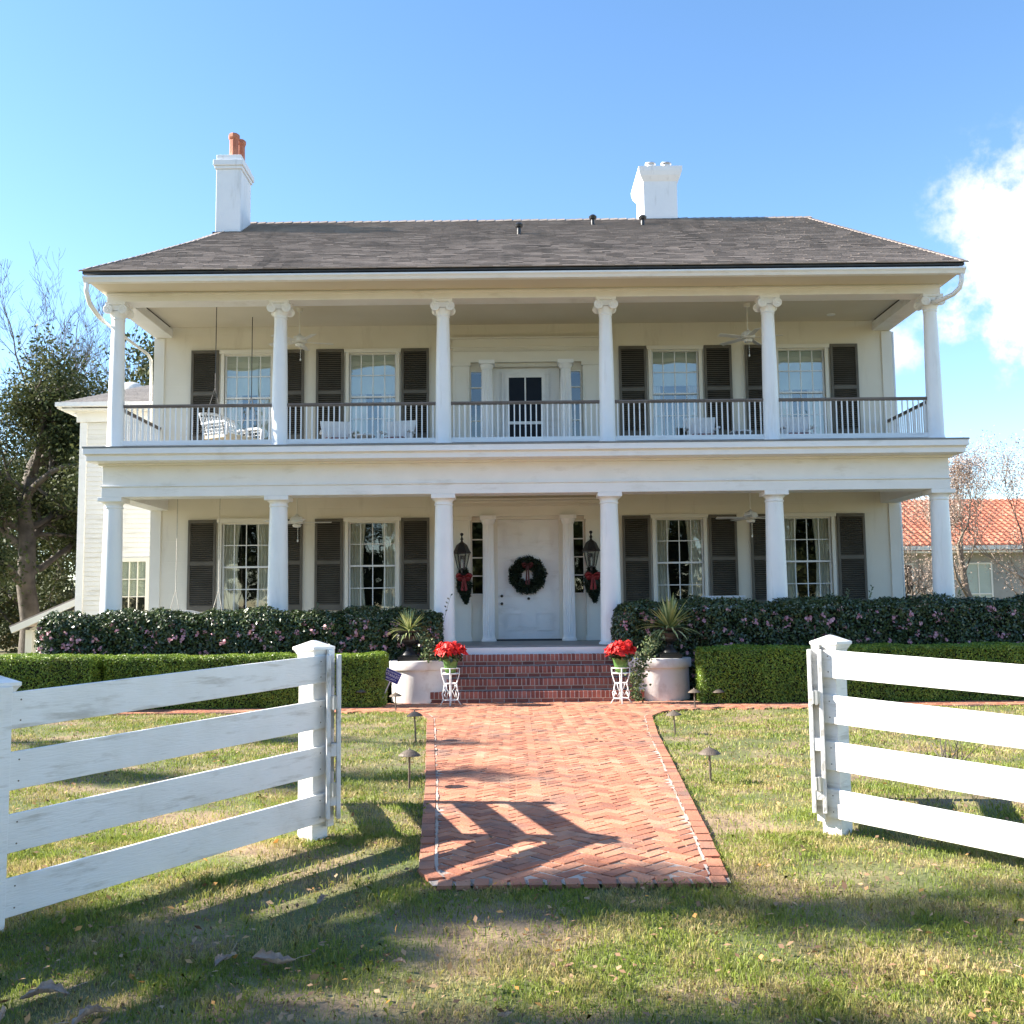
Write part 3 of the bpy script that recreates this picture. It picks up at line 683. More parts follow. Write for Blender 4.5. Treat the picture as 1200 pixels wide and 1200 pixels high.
for k in (1, 2, 3): q = hz0+(hz1-hz0)*k/4; f.box(hw0, hw1, wy-.04, wy-.018, q-.011, q+.011)
ww = f.build('window', TRIMC, house)
MB().box(hw0, hw1, wy-.016, wy-.012, hz0, hz1).build('pane', GLASS, ww)
MB().box(hw0, hw1, wy-.010, wy-.004, hz0+.82, hz1).build('roller_shade', CURT, ww); MB().box(hw0, hw1, wy-.010, wy-.004, hz0, hz0+.82).build('dark_room', DARK, ww)
m = MB(); ex0, ey0, ez = -10.55, 23.62, 6.50
m.poly([(ex0, ey0, ez), (X0+.4, ey0, ez), (X0+.4, 26.3, 7.50), (-9.35, 26.3, 7.50)], .1); m.poly([(ex0, ey0, ez), (-9.35, 26.3, 7.5), (ex0, 29.3, ez)])
v = 0; 
while v < 2.8:
    y = ey0+v*.936; zz = ez+v*.35; xl = ex0+(1.2)*v/2.86; x = xl
    while x < X0+.1:
        wd = random.choice((.2, .3, .26)); m.obox((x+wd/2, y, zz+.016), (wd/2-.004, 0, 0), (0, .07, .026), (0, -.003, .008), min(1, max(0, random.gauss(.3, .2)))); x += wd
    v += .13
m.build('wing_roof', WSHING, house)
MB().box(ex0-.08, X0, ey0-.1, ey0+.02, ez-.10, ez-.0).box(ex0-.08, ex0+.04, ey0+.02, 29, ez-.13, ez).box(ex0+.02, X0, ey0+.02, wy, ez-.17, ez-.13).box(wx0-.1, X0, wy-.09, wy-.03, 6.1, 6.34).build('wing_gutter', WHITE, house)
MB().lathe([(.42, -.6), (.42, .0), (.44, .02), (.42, .2), (.33, .36), (.18, .46), (.02, .5)], (-10.15, 27, 7.25), 24).build('roof_ventilator', TRIMC, house, auto=40)

# brick steps
st = thing('front_steps', 'four red brick steps rising to the front porch', 'steps', (.35, 18.1, 0))
SX0, SX1 = -1.42, 2.22
m = MB(); 
for k in range(4): m.box(SX0, SX1, 17.62+.27*k, 18.655, .195*k+(.002 if k == 0 else 0), .195*(k+1)-.012)
m.build('mortar_core', STEPM, st)
for k in range(4): m_ = MB().box(SX0+.004, SX1-.004, 17.62+.27*k-.015, 17.62+.27*k+.18, .195*k+.076, .195*k+.190).build('mortar_bed', STEPM, st)
b = MB()
for k in range(4):
    z0 = .195*k; yf = 17.62+.27*k
    x = SX0 - (k % 2)*.1
    while x < SX1:
        a, c = max(x, SX0), min(x+.198, SX1)
        if c-a > .03: b.box(a, c, yf-.006, yf+.09, z0+.012, z0+.068)
        x += .21
    x = SX0
    while x < SX1-.06:
        j = random.uniform(-.003, .003); b.box(x, x+.060, yf-.022+j, yf+.19, z0+.082, z0+.195+j, random.random()); x += .0745
b.build('bricks', STEPB, st, bevel=.004)

# ------------------------------------------------------------------ things on the house front
def greens_spray(m, P, n, L, spread, parent_dir, wid=.006):
    pass
def needle_cloud(name, C, rad, n, size, m, parent, aspect=.22, shape=None):
    P = shape(n) if shape else C+RNG.normal(0, 1, (n, 3))*rad
    Nr = P-np.array(C); Nr /= np.linalg.norm(Nr, axis=1)[:, None]+1e-6
    V, F, r = leaves(P, Nr, size, aspect, .9); return npmesh(name, V, F, r, m, parent)
# wreath
wr = thing('wreath', 'dark evergreen wreath with a red bow hanging on the front door', 'wreath', (.31, 21.44, 2.29))
def wshape(n):
    a = RNG.uniform(0, 2*np.pi, n); b = RNG.uniform(0, 2*np.pi, n); rr = .115*np.sqrt(RNG.uniform(.1, 1.3, n)); R0 = .262+.010*np.sin(a*9+1)+RNG.normal(0, .012, n)
    return np.stack([.31+(R0+rr*np.cos(b))*np.cos(a), 21.43+.6*rr*np.sin(b), 2.29+(R0+rr*np.cos(b))*np.sin(a)], 1)
needle_cloud('greenery', (.31, 21.44, 2.29), 0, 5200, .085, PINE, wr, .28, wshape)
def bow(name, x, y, z, s, parent, tail=1, mm=None):
    m = MB()
    for sg in (-1, 1):
        for dz, k in ((.02, 1), (-.35, .75)):
            p = []
            for i in range(9):
                t_ = i/8*math.pi; p.append((x+sg*s*k*math.sin(t_)*.9, y-.02*math.sin(t_*2)-.01, z+dz*s+s*.42*k*math.sin(2*t_)*.5+s*.1*math.sin(t_)))
            for a, c in zip(p[:-1], p[1:]): m.quad((a[0], y-.05*s-.02, a[2]), (c[0], y-.05*s-.02, c[2]), (c[0], y+.2*s, c[2]), (a[0], y+.2*s, a[2]))
            m.tube(p, [s*.05, s*.13, s*.2, s*.24, s*.25, s*.24, s*.2, s*.13, s*.05], 7)
        m.quad((x, y-.03, z), (x+sg*.2*s, y-.03, z-.1*s), (x+sg*.45*s, y-.035, z-tail*s*1.5), (x+sg*.1*s, y-.035, z-tail*s*1.6))
    m.lathe([(.0, -.16*s), (.15*s, -.1*s), (.18*s, 0), (.15*s, .1*s), (0, .16*s)], (x, y-.05, z), 10)
    return m.build(name, mm or RIBBON, parent, smooth=True)
bow('bow', .31, 21.28, 2.50, .11, wr, 2.4, WBOW)
# lanterns and swags
def lantern(x, label, zt):
    t_ = thing('wall_lantern', label, 'lantern', (x, 21.2, zt), 'wall lanterns beside the front door')
    y = 21.05; m = MB()
    m.lathe([(.012, .66), (.03, .65), (.035, .62), (.012, .59), (.018, .56), (.035, .53), (.018, .50), (.03, .47), (.06, .45)], (x, y, zt-.66), 10)
    m.lathe([(.06, .45), (.11, .41), (.145, .33), (.175, .27), (.19, .25), (.185, .235), (.15, .23)], (x, y, zt-.66), 6)
    r_ = m.build('roof_cap', BLACK, t_)
    fmb = MB()
    for k in range(6):
        a = math.pi*2*k/6; fmb.tube([(x+.155*math.cos(a), y+.155*math.sin(a), zt-.43), (x+.09*math.cos(a), y+.09*math.sin(a), zt-.73)], .010, 5)
    fmb.lathe([(.085, -.09), (.085, -.07), (.03, -.10), (.02, -.16), (.035, -.18), (.01, -.22)][::-1], (x, y, zt-.66), 10)
    fmb.tube([(x, y, zt-.86), (x, y+.1, zt-.95), (x, 21.30, zt-.9)], .014, 6); fmb.tube([(x, y, zt-.5), (x, 21.30, zt-.5)], .01, 6)
    fmb.box(x-.05, x+.05, 21.295, 21.308, zt-1.0, zt-.45)
    fmb.build('frame', BLACK, t_)
    MB().lathe([(.084, -.73), (.148, -.43)], (x, y, zt), 6).build('glass', glass('lantern_glass', (.75,.78,.75), .12, .1) if 'lantern_glass' not in bpy.data.materials else bpy.data.materials['lantern_glass'], t_)
    MB().lathe([(.018, -.72), (.02, -.62), (.028, -.60), (.02, -.56), (.008, -.54)], (x, y, zt), 8).build('burner', METAL, t_)
lantern(-1.04, 'black wall lantern on the pilaster left of the front door', 3.16)
lantern(1.62, 'black wall lantern on the pilaster right of the front door', 3.18)
for x, zt, lb in ((-1.02, 2.42, 'evergreen swag with red bow below the left lantern'), (1.63, 2.42, 'evergreen swag with red bow below the right lantern')):
    s_ = thing('door_swag', lb, 'swag', (x, 21.2, zt), 'evergreen swags below the lanterns')
    def sh_(n, x=x, zt=zt):
        t1 = RNG.uniform(0, 1, n); wd = .17*np.sin(np.pi*np.clip(t1*.85+.12, 0, 1))*RNG.uniform(0, 1, n)**.5; a = RNG.uniform(0, 2*np.pi, n)
        return np.stack([x+wd*np.cos(a)+.06*t1**2, 21.17+.45*wd*np.sin(a), zt+.02-t1*.72], 1)
    needle_cloud('greenery', (x, 21.2, zt-.3), 0, 2000, .10, PINE, s_, .25, sh_)
    bow('bow', x+.02, 21.08, zt-.16, .155, s_, 1.2)

# ceiling fans
def fan(x, y, zc, zf, label, rot):
    t_ = thing('ceiling_fan', label, 'ceiling fan', (x, y, zc), 'porch ceiling fans')
    MB().lathe([(.02, zf-zc), (.012, zf-zc+.05), (.012, -.08), (.06, -.06), (.075, -.0)], (x, y, zc), 14).build('rod', FANW, t_)
    MB().lathe([(.03, -.13), (.075, -.12), (.09, -.08), (.06, -.06), (.13, -.05), (.15, 0), (.12, .07), (.05, .10), (.02, .14)], (x, y, zf), 22).build('motor', FANW, t_, auto=40)
    for k in range(5):
        a = rot+k*2*math.pi/5; d = Vector((math.cos(a), math.sin(a), 0)); s2 = Vector((-d.y, d.x, .18)).normalized()
        MB().obox(Vector((x, y, zf-.03))+d*.42, d*.26, s2*.065, (0,0,.005)).obox(Vector((x, y, zf-.03))+d*.14, d*.06, s2*.02, (0,0,.006)).build('blade', FANW, t_, bevel=.004)
    MB().tube([(x+.02, y, zf-.12), (x+.02, y, zf-.36)], .004, 4).lathe([(.004, 0), (.016, -.02), (.016, -.045), (.004, -.06)][::-1], (x+.02, y, zf-.36), 8).build('pull_cord', FANW, t_)
fan(-4.22, 20.1, 7.64, 6.99, 'white ceiling fan under the upper porch ceiling, behind the second column', .3)
fan(4.76, 20.1, 7.64, 6.98, 'white ceiling fan under the upper porch ceiling, behind the fifth column', 1.0)
fan(-4.24, 20.1, 4.05, 3.36, 'white ceiling fan under the lower porch ceiling, behind the second column', .05)
fan(4.70, 20.1, 4.05, 3.36, 'white ceiling fan under the lower porch ceiling, behind the fifth column', .62)

# porch swings (turned so one end faces the garden)
def swing(cx, cy, zs, ztop, label, ry, pale):
    t_ = thing('porch_swing', label, 'swing', (cx, cy, zs), 'hanging porch swings', world_children=False, rz=ry)
    w2, dp = .48, .26
    m = MB()
    for i in range(9): y = -dp+dp*2*i/8; m.box(-w2, w2, y-.022, y+.022, -.012, .012)
    m.box(-w2, w2, -dp-.03, -dp-.005, -.05, .04); m.box(-w2, w2, dp+.005, dp+.03, -.05, .03); m.box(-w2-.02, -w2, -dp, dp, -.05, .012); m.box(w2, w2+.02, -dp, dp, -.05, .012)
    m.build('seat', SWCUSH, t_, bevel=.004)
    b_ = MB()                                  # lattice back with rolled top
    n = 13
    def bp_(u, v): return Vector((-w2+2*w2*u, dp+.02+.16*v, .03+.44*v*(1-.25*abs(2*u-1)**2*0)+.06*math.sin(math.pi*u)*v))
    for i in range(n):
        b_.tube([bp_(i/(n-1), 0), bp_(i/(n-1), .5), bp_(i/(n-1), 1)], .010, 5)
    for j in range(7): b_.tube([bp_(i/8, j/6) for i in range(9)], .010, 5)
    for i in range(n-2): b_.tube([bp_(i/(n-1), 0), bp_((i+2)/(n-1), 1)], .007, 4); b_.tube([bp_((i+2)/(n-1), 0), bp_(i/(n-1), 1)], .007, 4)
    b_.tube([bp_(i/8, 1) for i in range(9)], .028, 8)
    b_.build('backrest', WICKER, t_)
    for s_ in (-1, 1):
        a = MB(); x = s_*(w2+.01)
        a.tube([(x, dp+.1, .26), (x, 0, .27), (x, -dp+.02, .26), (x, -dp-.05, .22), (x, -dp-.03, .0)], .03, 7)
        for k in range(6): y = -dp+.04+k*.08; a.tube([(x, y, 0), (x, y+.04, .25)], .009, 4)
        for k in range(3): a.tube([(x, -dp, .06+k*.07), (x, dp+.04, .06+k*.07)], .008, 4)
        a.build('armrest', WICKER, t_)
    for s_ in (-1, 1):
        c_ = MB(); k = ztop-zs; x = s_*(w2+.03)
        c_.tube([(x, 0, k), (x, 0, .95)], .009, 5)
        c_.tube([(x, 0, .95), (x, -dp, .0)], .008, 5); c_.tube([(x, 0, .95), (x, dp+.1, .1)], .008, 5)
        c_.build('rope', ROPE if pale else CHAIN, t_)
    return t_
swing(-5.55, 20.2, 5.02, 7.64, 'white wicker swing seat hung by dark chains on the upper porch', R(62), False)
swing(-6.2, 20.2, 1.08, 4.05, 'white swing hung by pale ropes on the lower porch above the hedge', R(55), True)

def chair(loc, rz, label):
    t_ = thing('wicker_armchair', label, 'armchair', loc, 'white armchairs on the upper porch', world_children=False, rz=rz)
    m = MB(); m.box(-.27, .27, -.26, .27, .30, .36); m.box(-.27, .27, -.28, -.26, .18, .36); m.box(-.27, -.25, -.26, .27, .18, .3); m.box(.25, .27, -.26, .27, .18, .3); m.build('seat', WICKER, t_, bevel=.01)
    MB().box(-.23, .23, -.25, .2, .361, .45).build('cushion', CUSH, t_, bevel=.03)
    b = MB(); n = len(b.v)
    b.v += [(-.25, .22, .34), (.25, .22, .34), (.32, .36, .88), (-.32, .36, .88), (-.25, .27, .34), (.25, .27, .34), (.32, .41, .88), (-.32, .41, .88)]
    b.f += [(0,1,2,3), (5,4,7,6), (3,2,6,7), (1,5,6,2), (4,0,3,7), (4,5,1,0)]; b.r += [.5]*6
    b.build('backrest', WICKER, t_, bevel=.012)
    for s in (-1, 1):
        MB().obox((s*.30, 0, .58), (.03, 0, 0), (0, .27, .02), (0, 0, .02)).obox((s*.28, -.22, .45), (.02, 0, 0), (0, .02, 0), (0, 0, .14)).build('armrest', WICKER, t_, bevel=.008)
    for sx in (-1, 1):
        for sy in (-1, 1): MB().box(sx*.25-.02, sx*.25+.02, sy*.24-.02, sy*.24+.02, .005, .30).build('leg', WICKER, t_)
chair((-3.54, 20.5, FL2), R(12), 'white armchair with floral cushion on the upper porch, left of the second window')
chair((-2.33, 20.5, FL2), R(-10), 'white armchair with floral cushion on the upper porch, right of the second window')
chair((3.87, 20.5, FL2), R(-4), 'white armchair on the upper porch in front of the third window')
chair((5.80, 20.5, FL2), R(-3), 'white broad-backed armchair on the upper porch in front of the right-hand window')
for x, lb in ((-2.95, 'small round white table between the two left armchairs'), (4.62, 'small round white table right of the armchair by the third window')):
    t_ = thing('side_table', lb, 'table', (x, 20.35, FL2), 'small tables on the upper porch', world_children=False)
    MB().lathe([(.20, .46), (.22, .47), (.22, .49), (.20, .50)], (0,0,0), 24).build('table_top', WICKER, t_)
    MB().lathe([(.16, .005), (.15, .03), (.03, .06), (.025, .44), (.1, .459)], (0,0,0), 14).build('pedestal', WICKER, t_)
# small bench below
t_ = thing('porch_bench', 'white bench back on the lower porch just above the right-hand hedge', 'bench', (4.2, 20.3, FL1), world_children=False)
MB().box(-.42, .42, .2, .24, .40, .84).box(-.44, .44, .18, .26, .84, .88).build('backrest', WICKER, t_, bevel=.01); MB().box(-.42, .42, -.25, .2, .38, .43).build('seat', WICKER, t_, bevel=.01)
for sx in (-1, 1):
    for y in (-.22, .2): MB().box(sx*.38-.025, sx*.38+.025, y-.02, y+.02, .005, .38).build('leg', WICKER, t_)

# ------------------------------------------------------------------ planters by the steps
def planter(x, y, label):
    m = MB().lathe([(.505, 0), (.515, .03), (.505, .5), (.505, .55), (.545, .555), (.55, .57), (.55, .69), (.54, .71), (.40, .715), (.38, .66)], (x, y, .01), 56)
    return tag(m.build('drum_planter', PLANT_W, None, auto=35), label, 'planter', 'round white plinths beside the steps')
planter(-1.62, 18.08, 'round white masonry plinth left of the brick steps')
planter(2.55, 18.08, 'round white masonry plinth right of the brick steps')
def urn(x, y, label):
    m = MB(); z = .72
    m.box(x-.185, x+.185, y-.185, y+.185, z, z+.07); m.box(x-.15, x+.15, y-.15, y+.15, z+.07, z+.10)
    m.lathe([(.14, .10), (.13, .13), (.07, .18), (.05, .23), (.065, .25), (.05, .265), (.10, .29), (.19, .33), (.23, .38), (.235, .43), (.21, .46), (.235, .48), (.275, .50), (.28, .515), (.25, .52), (.20, .47)], (x, y, z), 32)
    return tag(m.build('garden_urn', BLACK, None, auto=35), label, 'urn', 'black urns on the white plinths')
urn(-1.80, 17.84, 'black pedestal urn standing on the left white plinth')
urn(2.70, 17.84, 'black pedestal urn standing on the right white plinth')
def spiky(x, y, z, n, L, label, seed, wide=.016, arch=1.0):
    rng = random.Random(seed); m = MB()
    for i in range(n):
        a = rng.uniform(0, 2*math.pi); el = rng.uniform(.1, 1.45); l = L*rng.uniform(.7, 1.15)
        d = Vector((math.cos(a)*math.cos(el), math.sin(a)*math.cos(el), math.sin(el))); side = d.cross(Vector((0,0,1))).normalized()
        p = Vector((x, y, z)); pts = []; v = d.copy()
        for k in range(7): pts.append(p.copy()); p = p+v*l/6; v = (v+Vector((0,0,-.14*arch*(1.4-el)))).normalized()
        r_ = rng.uniform(.1, 1)
        for k in range(6):
            w1 = wide*(1-abs(k/6-.3)*.9)*(1 if k < 5 else .7); w2 = wide*(1-abs((k+1)/6-.3)*.9) if k < 5 else .001
            dn = Vector((0,0,.35))
            m.quad(pts[k]-side*w1+dn*w1, pts[k], pts[k+1], pts[k+1]-side*w2+dn*w2, r_); m.quad(pts[k], pts[k]+side*w1+dn*w1, pts[k+1]+side*w2+dn*w2, pts[k+1], r_*.6)
    return m.build('blades', YUCCA, None), label
o, lb = spiky(2.70, 17.84, 1.20, 130, .60, '', 3, .022, 1.0); o.name = 'spiky_plant'; tag(o, 'tall spiky variegated yellow and green plant in the right urn', 'plant')
o, lb = spiky(-1.80, 17.84, 1.20, 150, .42, '', 5, .015, 1.6); o.name = 'spiky_plant'; tag(o, 'low arching yellow green plant in the left urn', 'plant')
def ivy(path, spread, n, label, size=.05):
    P = np.array(path); t_ = RNG.uniform(0, len(P)-1.001, n); i = t_.astype(int); f = (t_-i)[:, None]
    Q = P[i]*(1-f)+P[i+1]*f+RNG.normal(0, 1, (n, 3))*np.array([spread, spread*.5, spread*.6])
    V, F, r = leaves(Q, np.tile([0, -1, .4], (n, 1)), size, .8, .7)
    o = npmesh('trailing_ivy', V, F, r, IVY); tag(o, label, 'ivy')
ivy([(-1.62, 17.7, 1.2), (-1.47, 17.6, 1.05), (-1.40, 17.55, .88), (-1.46, 17.5, .76)], .055, 420, 'trailing ivy spilling from the left urn')
ivy([(2.55, 17.7, 1.18), (2.40, 17.6, 1.02), (2.25, 17.5, .85), (2.15, 17.42, .7), (2.07, 17.36, .5), (2.05, 17.33, .3), (2.02, 17.3, .08)], .07, 800, 'variegated ivy trailing from the right urn down to the path')
def poinsettia(x, y, zf, lab):
    t_ = thing('poinsettia', lab, 'plant', (x, y, zf), 'red poinsettias on wire stands')
    MB().lathe([(.085, 0), (.09, .02), (.125, .2), (.14, .235), (.12, .235)], (x, y, zf), 18).build('pot', FOIL, t_)
    n = 420; a = RNG.uniform(0, 2*np.pi, n); r0 = np.sqrt(RNG.uniform(0, 1, n))
    P = np.stack([x+.25*r0*np.cos(a), y+.25*r0*np.sin(a), zf+.30+.17*np.sqrt(np.clip(1-r0**2, 0, 1))+RNG.normal(0, .02, n)], 1)
    Nr = np.stack([np.cos(a)*r0, np.sin(a)*r0, np.full(n, .8)], 1); V, F, r = leaves(P, Nr, .12, .5, .45); npmesh('bracts', V, F, r, RED, t_)
    n = 160; a = RNG.uniform(0, 2*np.pi, n); r0 = RNG.uniform(.3, 1, n)
    P = np.stack([x+.2*r0*np.cos(a), y+.2*r0*np.sin(a), zf+.24+RNG.uniform(-.04, .08, n)], 1)
    V, F, r = leaves(P, np.stack([np.cos(a), np.sin(a), np.full(n, .5)], 1), .09, .5, .6, droop=.6); npmesh('green_leaves', V, F, r, CAM_L, t_)
def stand(x, y, h, lab):
    m = MB(); 
    for z, r_ in ((h, .15), (h-.09, .14), (h-.25, .10), (.10, .12)):
        m.tube([(x+r_*math.cos(2*math.pi*i/20), y+r_*math.sin(2*math.pi*i/20), z) for i in range(21)], .007, 5)
    for k in range(8):
        a = 2*math.pi*k/8
        if k % 2 == 0: m.tube([(x+q*math.cos(a), y+q*math.sin(a), z) for q, z in ((.15, h), (.145, h-.1), (.10, h-.25), (.12, h-.38), (.14, .2), (.12, .1), (.17, .015))], .010, 6)
        else: m.tube([(x+q*math.cos(a+w), y+q*math.sin(a+w), z) for q, z, w in ((.10, h-.25, 0), (.13, h-.33, .3), (.09, h-.38, .5), (.12, .14, .2), (.14, .2, 0))], .007, 5)
    for k in range(5): m.tube([(x-.13, y-.1+.05*k, h-.085), (x+.13, y-.1+.05*k, h-.085)], .005, 4)
    return tag(m.build('plant_stand', WHITE, None, smooth=True), lab, 'plant stand', 'white wire plant stands')
stand(-1.05, 17.2, .62, 'white curled wire stand holding the poinsettia left of the steps')
stand(1.78, 17.2, .60, 'white curled wire stand holding the poinsettia right of the steps')
poinsettia(-1.05, 17.2, .545, 'red poinsettia in green foil pot left of the brick steps')
poinsettia(1.78, 17.2, .525, 'red poinsettia in green foil pot right of the brick steps')
# blue yard sign
sg = thing('yard_sign', 'small tilted blue security sign on a white stake by the left plinth', 'sign', (-2.24, 17.15, 0))
def text_mesh(txt, size, loc, rot, m, parent):
    cu = bpy.data.curves.new('lettering', 'FONT'); cu.body = txt; cu.size = size; cu.align_x = 'CENTER'; cu.align_y = 'CENTER'; cu.extrude = .0015
    to = bpy.data.objects.new('tmp_text', cu); scene.collection.objects.link(to); dg = bpy.context.evaluated_depsgraph_get()
    me = bpy.data.meshes.new_from_object(to.evaluated_get(dg)); bpy.data.objects.remove(to); me.materials.clear(); me.materials.append(m)
    o = bpy.data.objects.new('lettering', me); scene.collection.objects.link(o); o.parent = parent
    o.matrix_parent_inverse = Matrix.Translation(parent.location).inverted() if parent.get('_world') else Matrix()
    o.location = loc; o.rotation_euler = rot; return o
th = R(-24); C0 = Vector((-2.01, 17.13, .505)); ux = Vector((math.cos(th), 0, math.sin(th))); uz = Vector((-math.sin(th), 0, math.cos(th)))
MB().obox(C0+Vector((0,.004,0)), ux*.135, (0, .003, 0), uz*.098).build('border', SIGNW, sg)
MB().obox(C0, ux*.127, (0, .003, 0), uz*.090).build('panel', BLUE, sg)
for txt, sz, dz in (('PROTECTED BY', .034, .052), ('STANLEY', .058, .004), ('SECURITY', .04, -.052)):
    text_mesh(txt, sz, C0+uz*dz+Vector((0, -.005, 0)), (R(90), -th, 0), SIGNW, sg)
MB().tube([C0-uz*.09+Vector((0,.01,0)), (-2.25, 17.15, -.02)], .010, 6).build('stake', SIGNW, sg)

# ------------------------------------------------------------------ path lights
def path_light(x, y, h, lab):
    z = float(gz(y)); t_ = thing('path_light', lab, 'path light', (x, y, z), 'bronze path lights along the brick walk', world_children=False)
    MB().lathe([(.012, -.02), (.010, h-.04), (.018, h-.035), (.018, h-.02)], (0,0,0), 10).build('stem', BRONZE, t_)
    MB().lathe([(.100, h-.045), (.103, h-.042), (.085, h-.025), (.055, h-.005), (.028, h+.008), (.012, h+.012), (.004, h+.03)], (0,0,0), 24).build('cap', BRONZE, t_, smooth=False)
    t_.rotation_euler = (random.uniform(-.05, .05), random.uniform(-.06, .06), 0)
for x, y, h, lb in ((1.79, 9.55, .30, 'nearest bronze path light on the right of the walk'), (-.95, 9.40, .33, 'nearest bronze path light on the left of the walk'),
    (-1.20, 12.65, .35, 'second bronze path light on the left of the walk'), (2.04, 13.2, .27, 'second bronze path light on the right of the walk'),
    (2.86, 16.4, .29, 'bronze path light before the right white plinth'), (-1.88, 16.5, .27, 'bronze path light before the left white plinth'),
    (3.36, 17.0, .24, 'bronze path light at the end of the right boxwood hedge'), (-2.50, 17.0, .30, 'dark bronze path light before the left boxwood hedge')):
    path_light(x, y, h, lb)

# ------------------------------------------------------------------ hedges
def rbox_points(x0, x1, y0, y1, z0, z1, rad, n, noise, bottom=False):
    A = {'f': (x1-x0)*(z1-z0), 't': (x1-x0)*(y1-y0), 'l': (y1-y0)*(z1-z0), 'r': (y1-y0)*(z1-z0), 'b': (x1-x0)*(z1-z0)*.35}
    tot = sum(A.values()); P = []; 
    for k, a in A.items():
        m = int(n*a/tot); u = RNG.uniform(0, 1, (m, 2))
        if k in 'fb': q = np.stack([x0+(x1-x0)*u[:, 0], np.full(m, y0 if k == 'f' else y1), z0+(z1-z0)*u[:, 1]], 1)
        elif k == 't': q = np.stack([x0+(x1-x0)*u[:, 0], y0+(y1-y0)*u[:, 1], np.full(m, z1)], 1)
        else: q = np.stack([np.full(m, x0 if k == 'l' else x1), y0+(y1-y0)*u[:, 0], z0+(z1-z0)*u[:, 1]], 1)
        P.append(q)
    P = np.concatenate(P); lo = np.array([x0+rad, y0+rad, z0]); hi = np.array([x1-rad, y1-rad, z1-rad])
    Q = np.clip(P, lo, hi); D = P-Q; L = np.linalg.norm(D, axis=1)[:, None]+1e-9; Nn = D/L
    bump = (np.sin(P[:, 0]*3.1+P[:, 2]*2)*.5+np.sin(P[:, 0]*7.3+1+P[:, 2]*5)*.35+np.sin(P[:, 0]*13+P[:, 1]*9)*.25)[:, None]
    return Q+Nn*(rad+noise*1.5*bump-RNG.exponential(.03, (len(P), 1))*1.2+RNG.normal(0, noise*.3, (len(P), 1))), Nn
def hedge(name, x0, x1, y0, y1, z1, rad, n, size, m, noise, label, cat, flowers=0, z0=.02, grp=None):
    t_ = thing(name, label, cat, ((x0+x1)/2, (y0+y1)/2, 0), grp)
    P, Nn = rbox_points(x0, x1, y0, y1, z0, z1, rad, n, noise)
    base = RNG.beta(2, 2.4, len(P)); V, F, r = leaves(P, Nn+np.array([0, 0, .35]), size, .52, .65, rnd=base); npmesh('leaves', V, F, r, m, t_)
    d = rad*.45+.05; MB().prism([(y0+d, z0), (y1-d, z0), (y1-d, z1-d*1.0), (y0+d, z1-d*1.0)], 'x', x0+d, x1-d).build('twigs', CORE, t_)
    if flowers:
        P, Nn = rbox_points(x0, x1, y0-.02, y1, z0+.3, z1-.1, rad, flowers*3, noise); P = P[Nn[:, 1] < -.3][:flowers]
        Pf = np.repeat(P, 7, 0)+RNG.normal(0, .022, (len(P)*7, 3)); V, F, r = leaves(Pf, np.tile([0, -1, .3], (len(Pf), 1)), .055, .8, .6); o = npmesh('blossoms', V, F, r, PINK, t_); o['kind'] = 'stuff'
hedge('camellia_hedge', -8.45, -1.20, 18.12, 18.72, 1.62, .30, 52000, .062, CAM_L, .05, 'tall dark camellia hedge with pink blossoms left of the steps', 'hedge', 230)
hedge('camellia_hedge', 1.84, 16.5, 18.12, 18.74, 1.72, .26, 85000, .062, CAM_L, .045, 'tall dark camellia hedge with pale pink blossoms right of the steps', 'hedge', 430)
hedge('boxwood_hedge', -6.75, -2.13, 16.95, 17.6, .88, .07, 60000, .034, BOX_L, .016, 'clipped low boxwood hedge left of the steps, behind the white fence', 'hedge')
hedge('boxwood_hedge', -12.5, -6.78, 16.65, 17.6, .91, .07, 66000, .036, BOX_L, .016, 'clipped boxwood hedge block at the far left edge of the lawn', 'hedge')
hedge('boxwood_hedge', 3.08, 13.5, 16.98, 17.66, .93, .07, 110000, .036, BOX_L, .016, 'clipped low boxwood hedge right of the steps', 'hedge')
# loose camellia shoots
hs_ = [o for o in bpy.data.objects if o.name.startswith('camellia_hedge')]; hs_.sort(key=lambda o: o.location.x)
for (x, z, l, h_) in ((-1.25, 1.42, .42, 0), (-3.5, 1.6, .12, 0), (5.9, 1.72, .14, 1), (6.3, 1.72, .2, 1), (7.9, 1.72, .12, 1)):
    m = MB()
    for q in range(7):
        f = q/6; p = Vector((x+l*.35*f, 18.2, z+l*f)); s = random.choice((-1, 1)); m.quad(p, p+Vector((s*.02, 0, .0)), p+Vector((s*.045, -.01, .03)), p+Vector((s*.012, 0, .03)))
    m.tube([(x, 18.2, z-.1), (x+l*.35, 18.2, z+l)], .003, 4)
    m.build('shoot', CAM_L, hs_[h_])

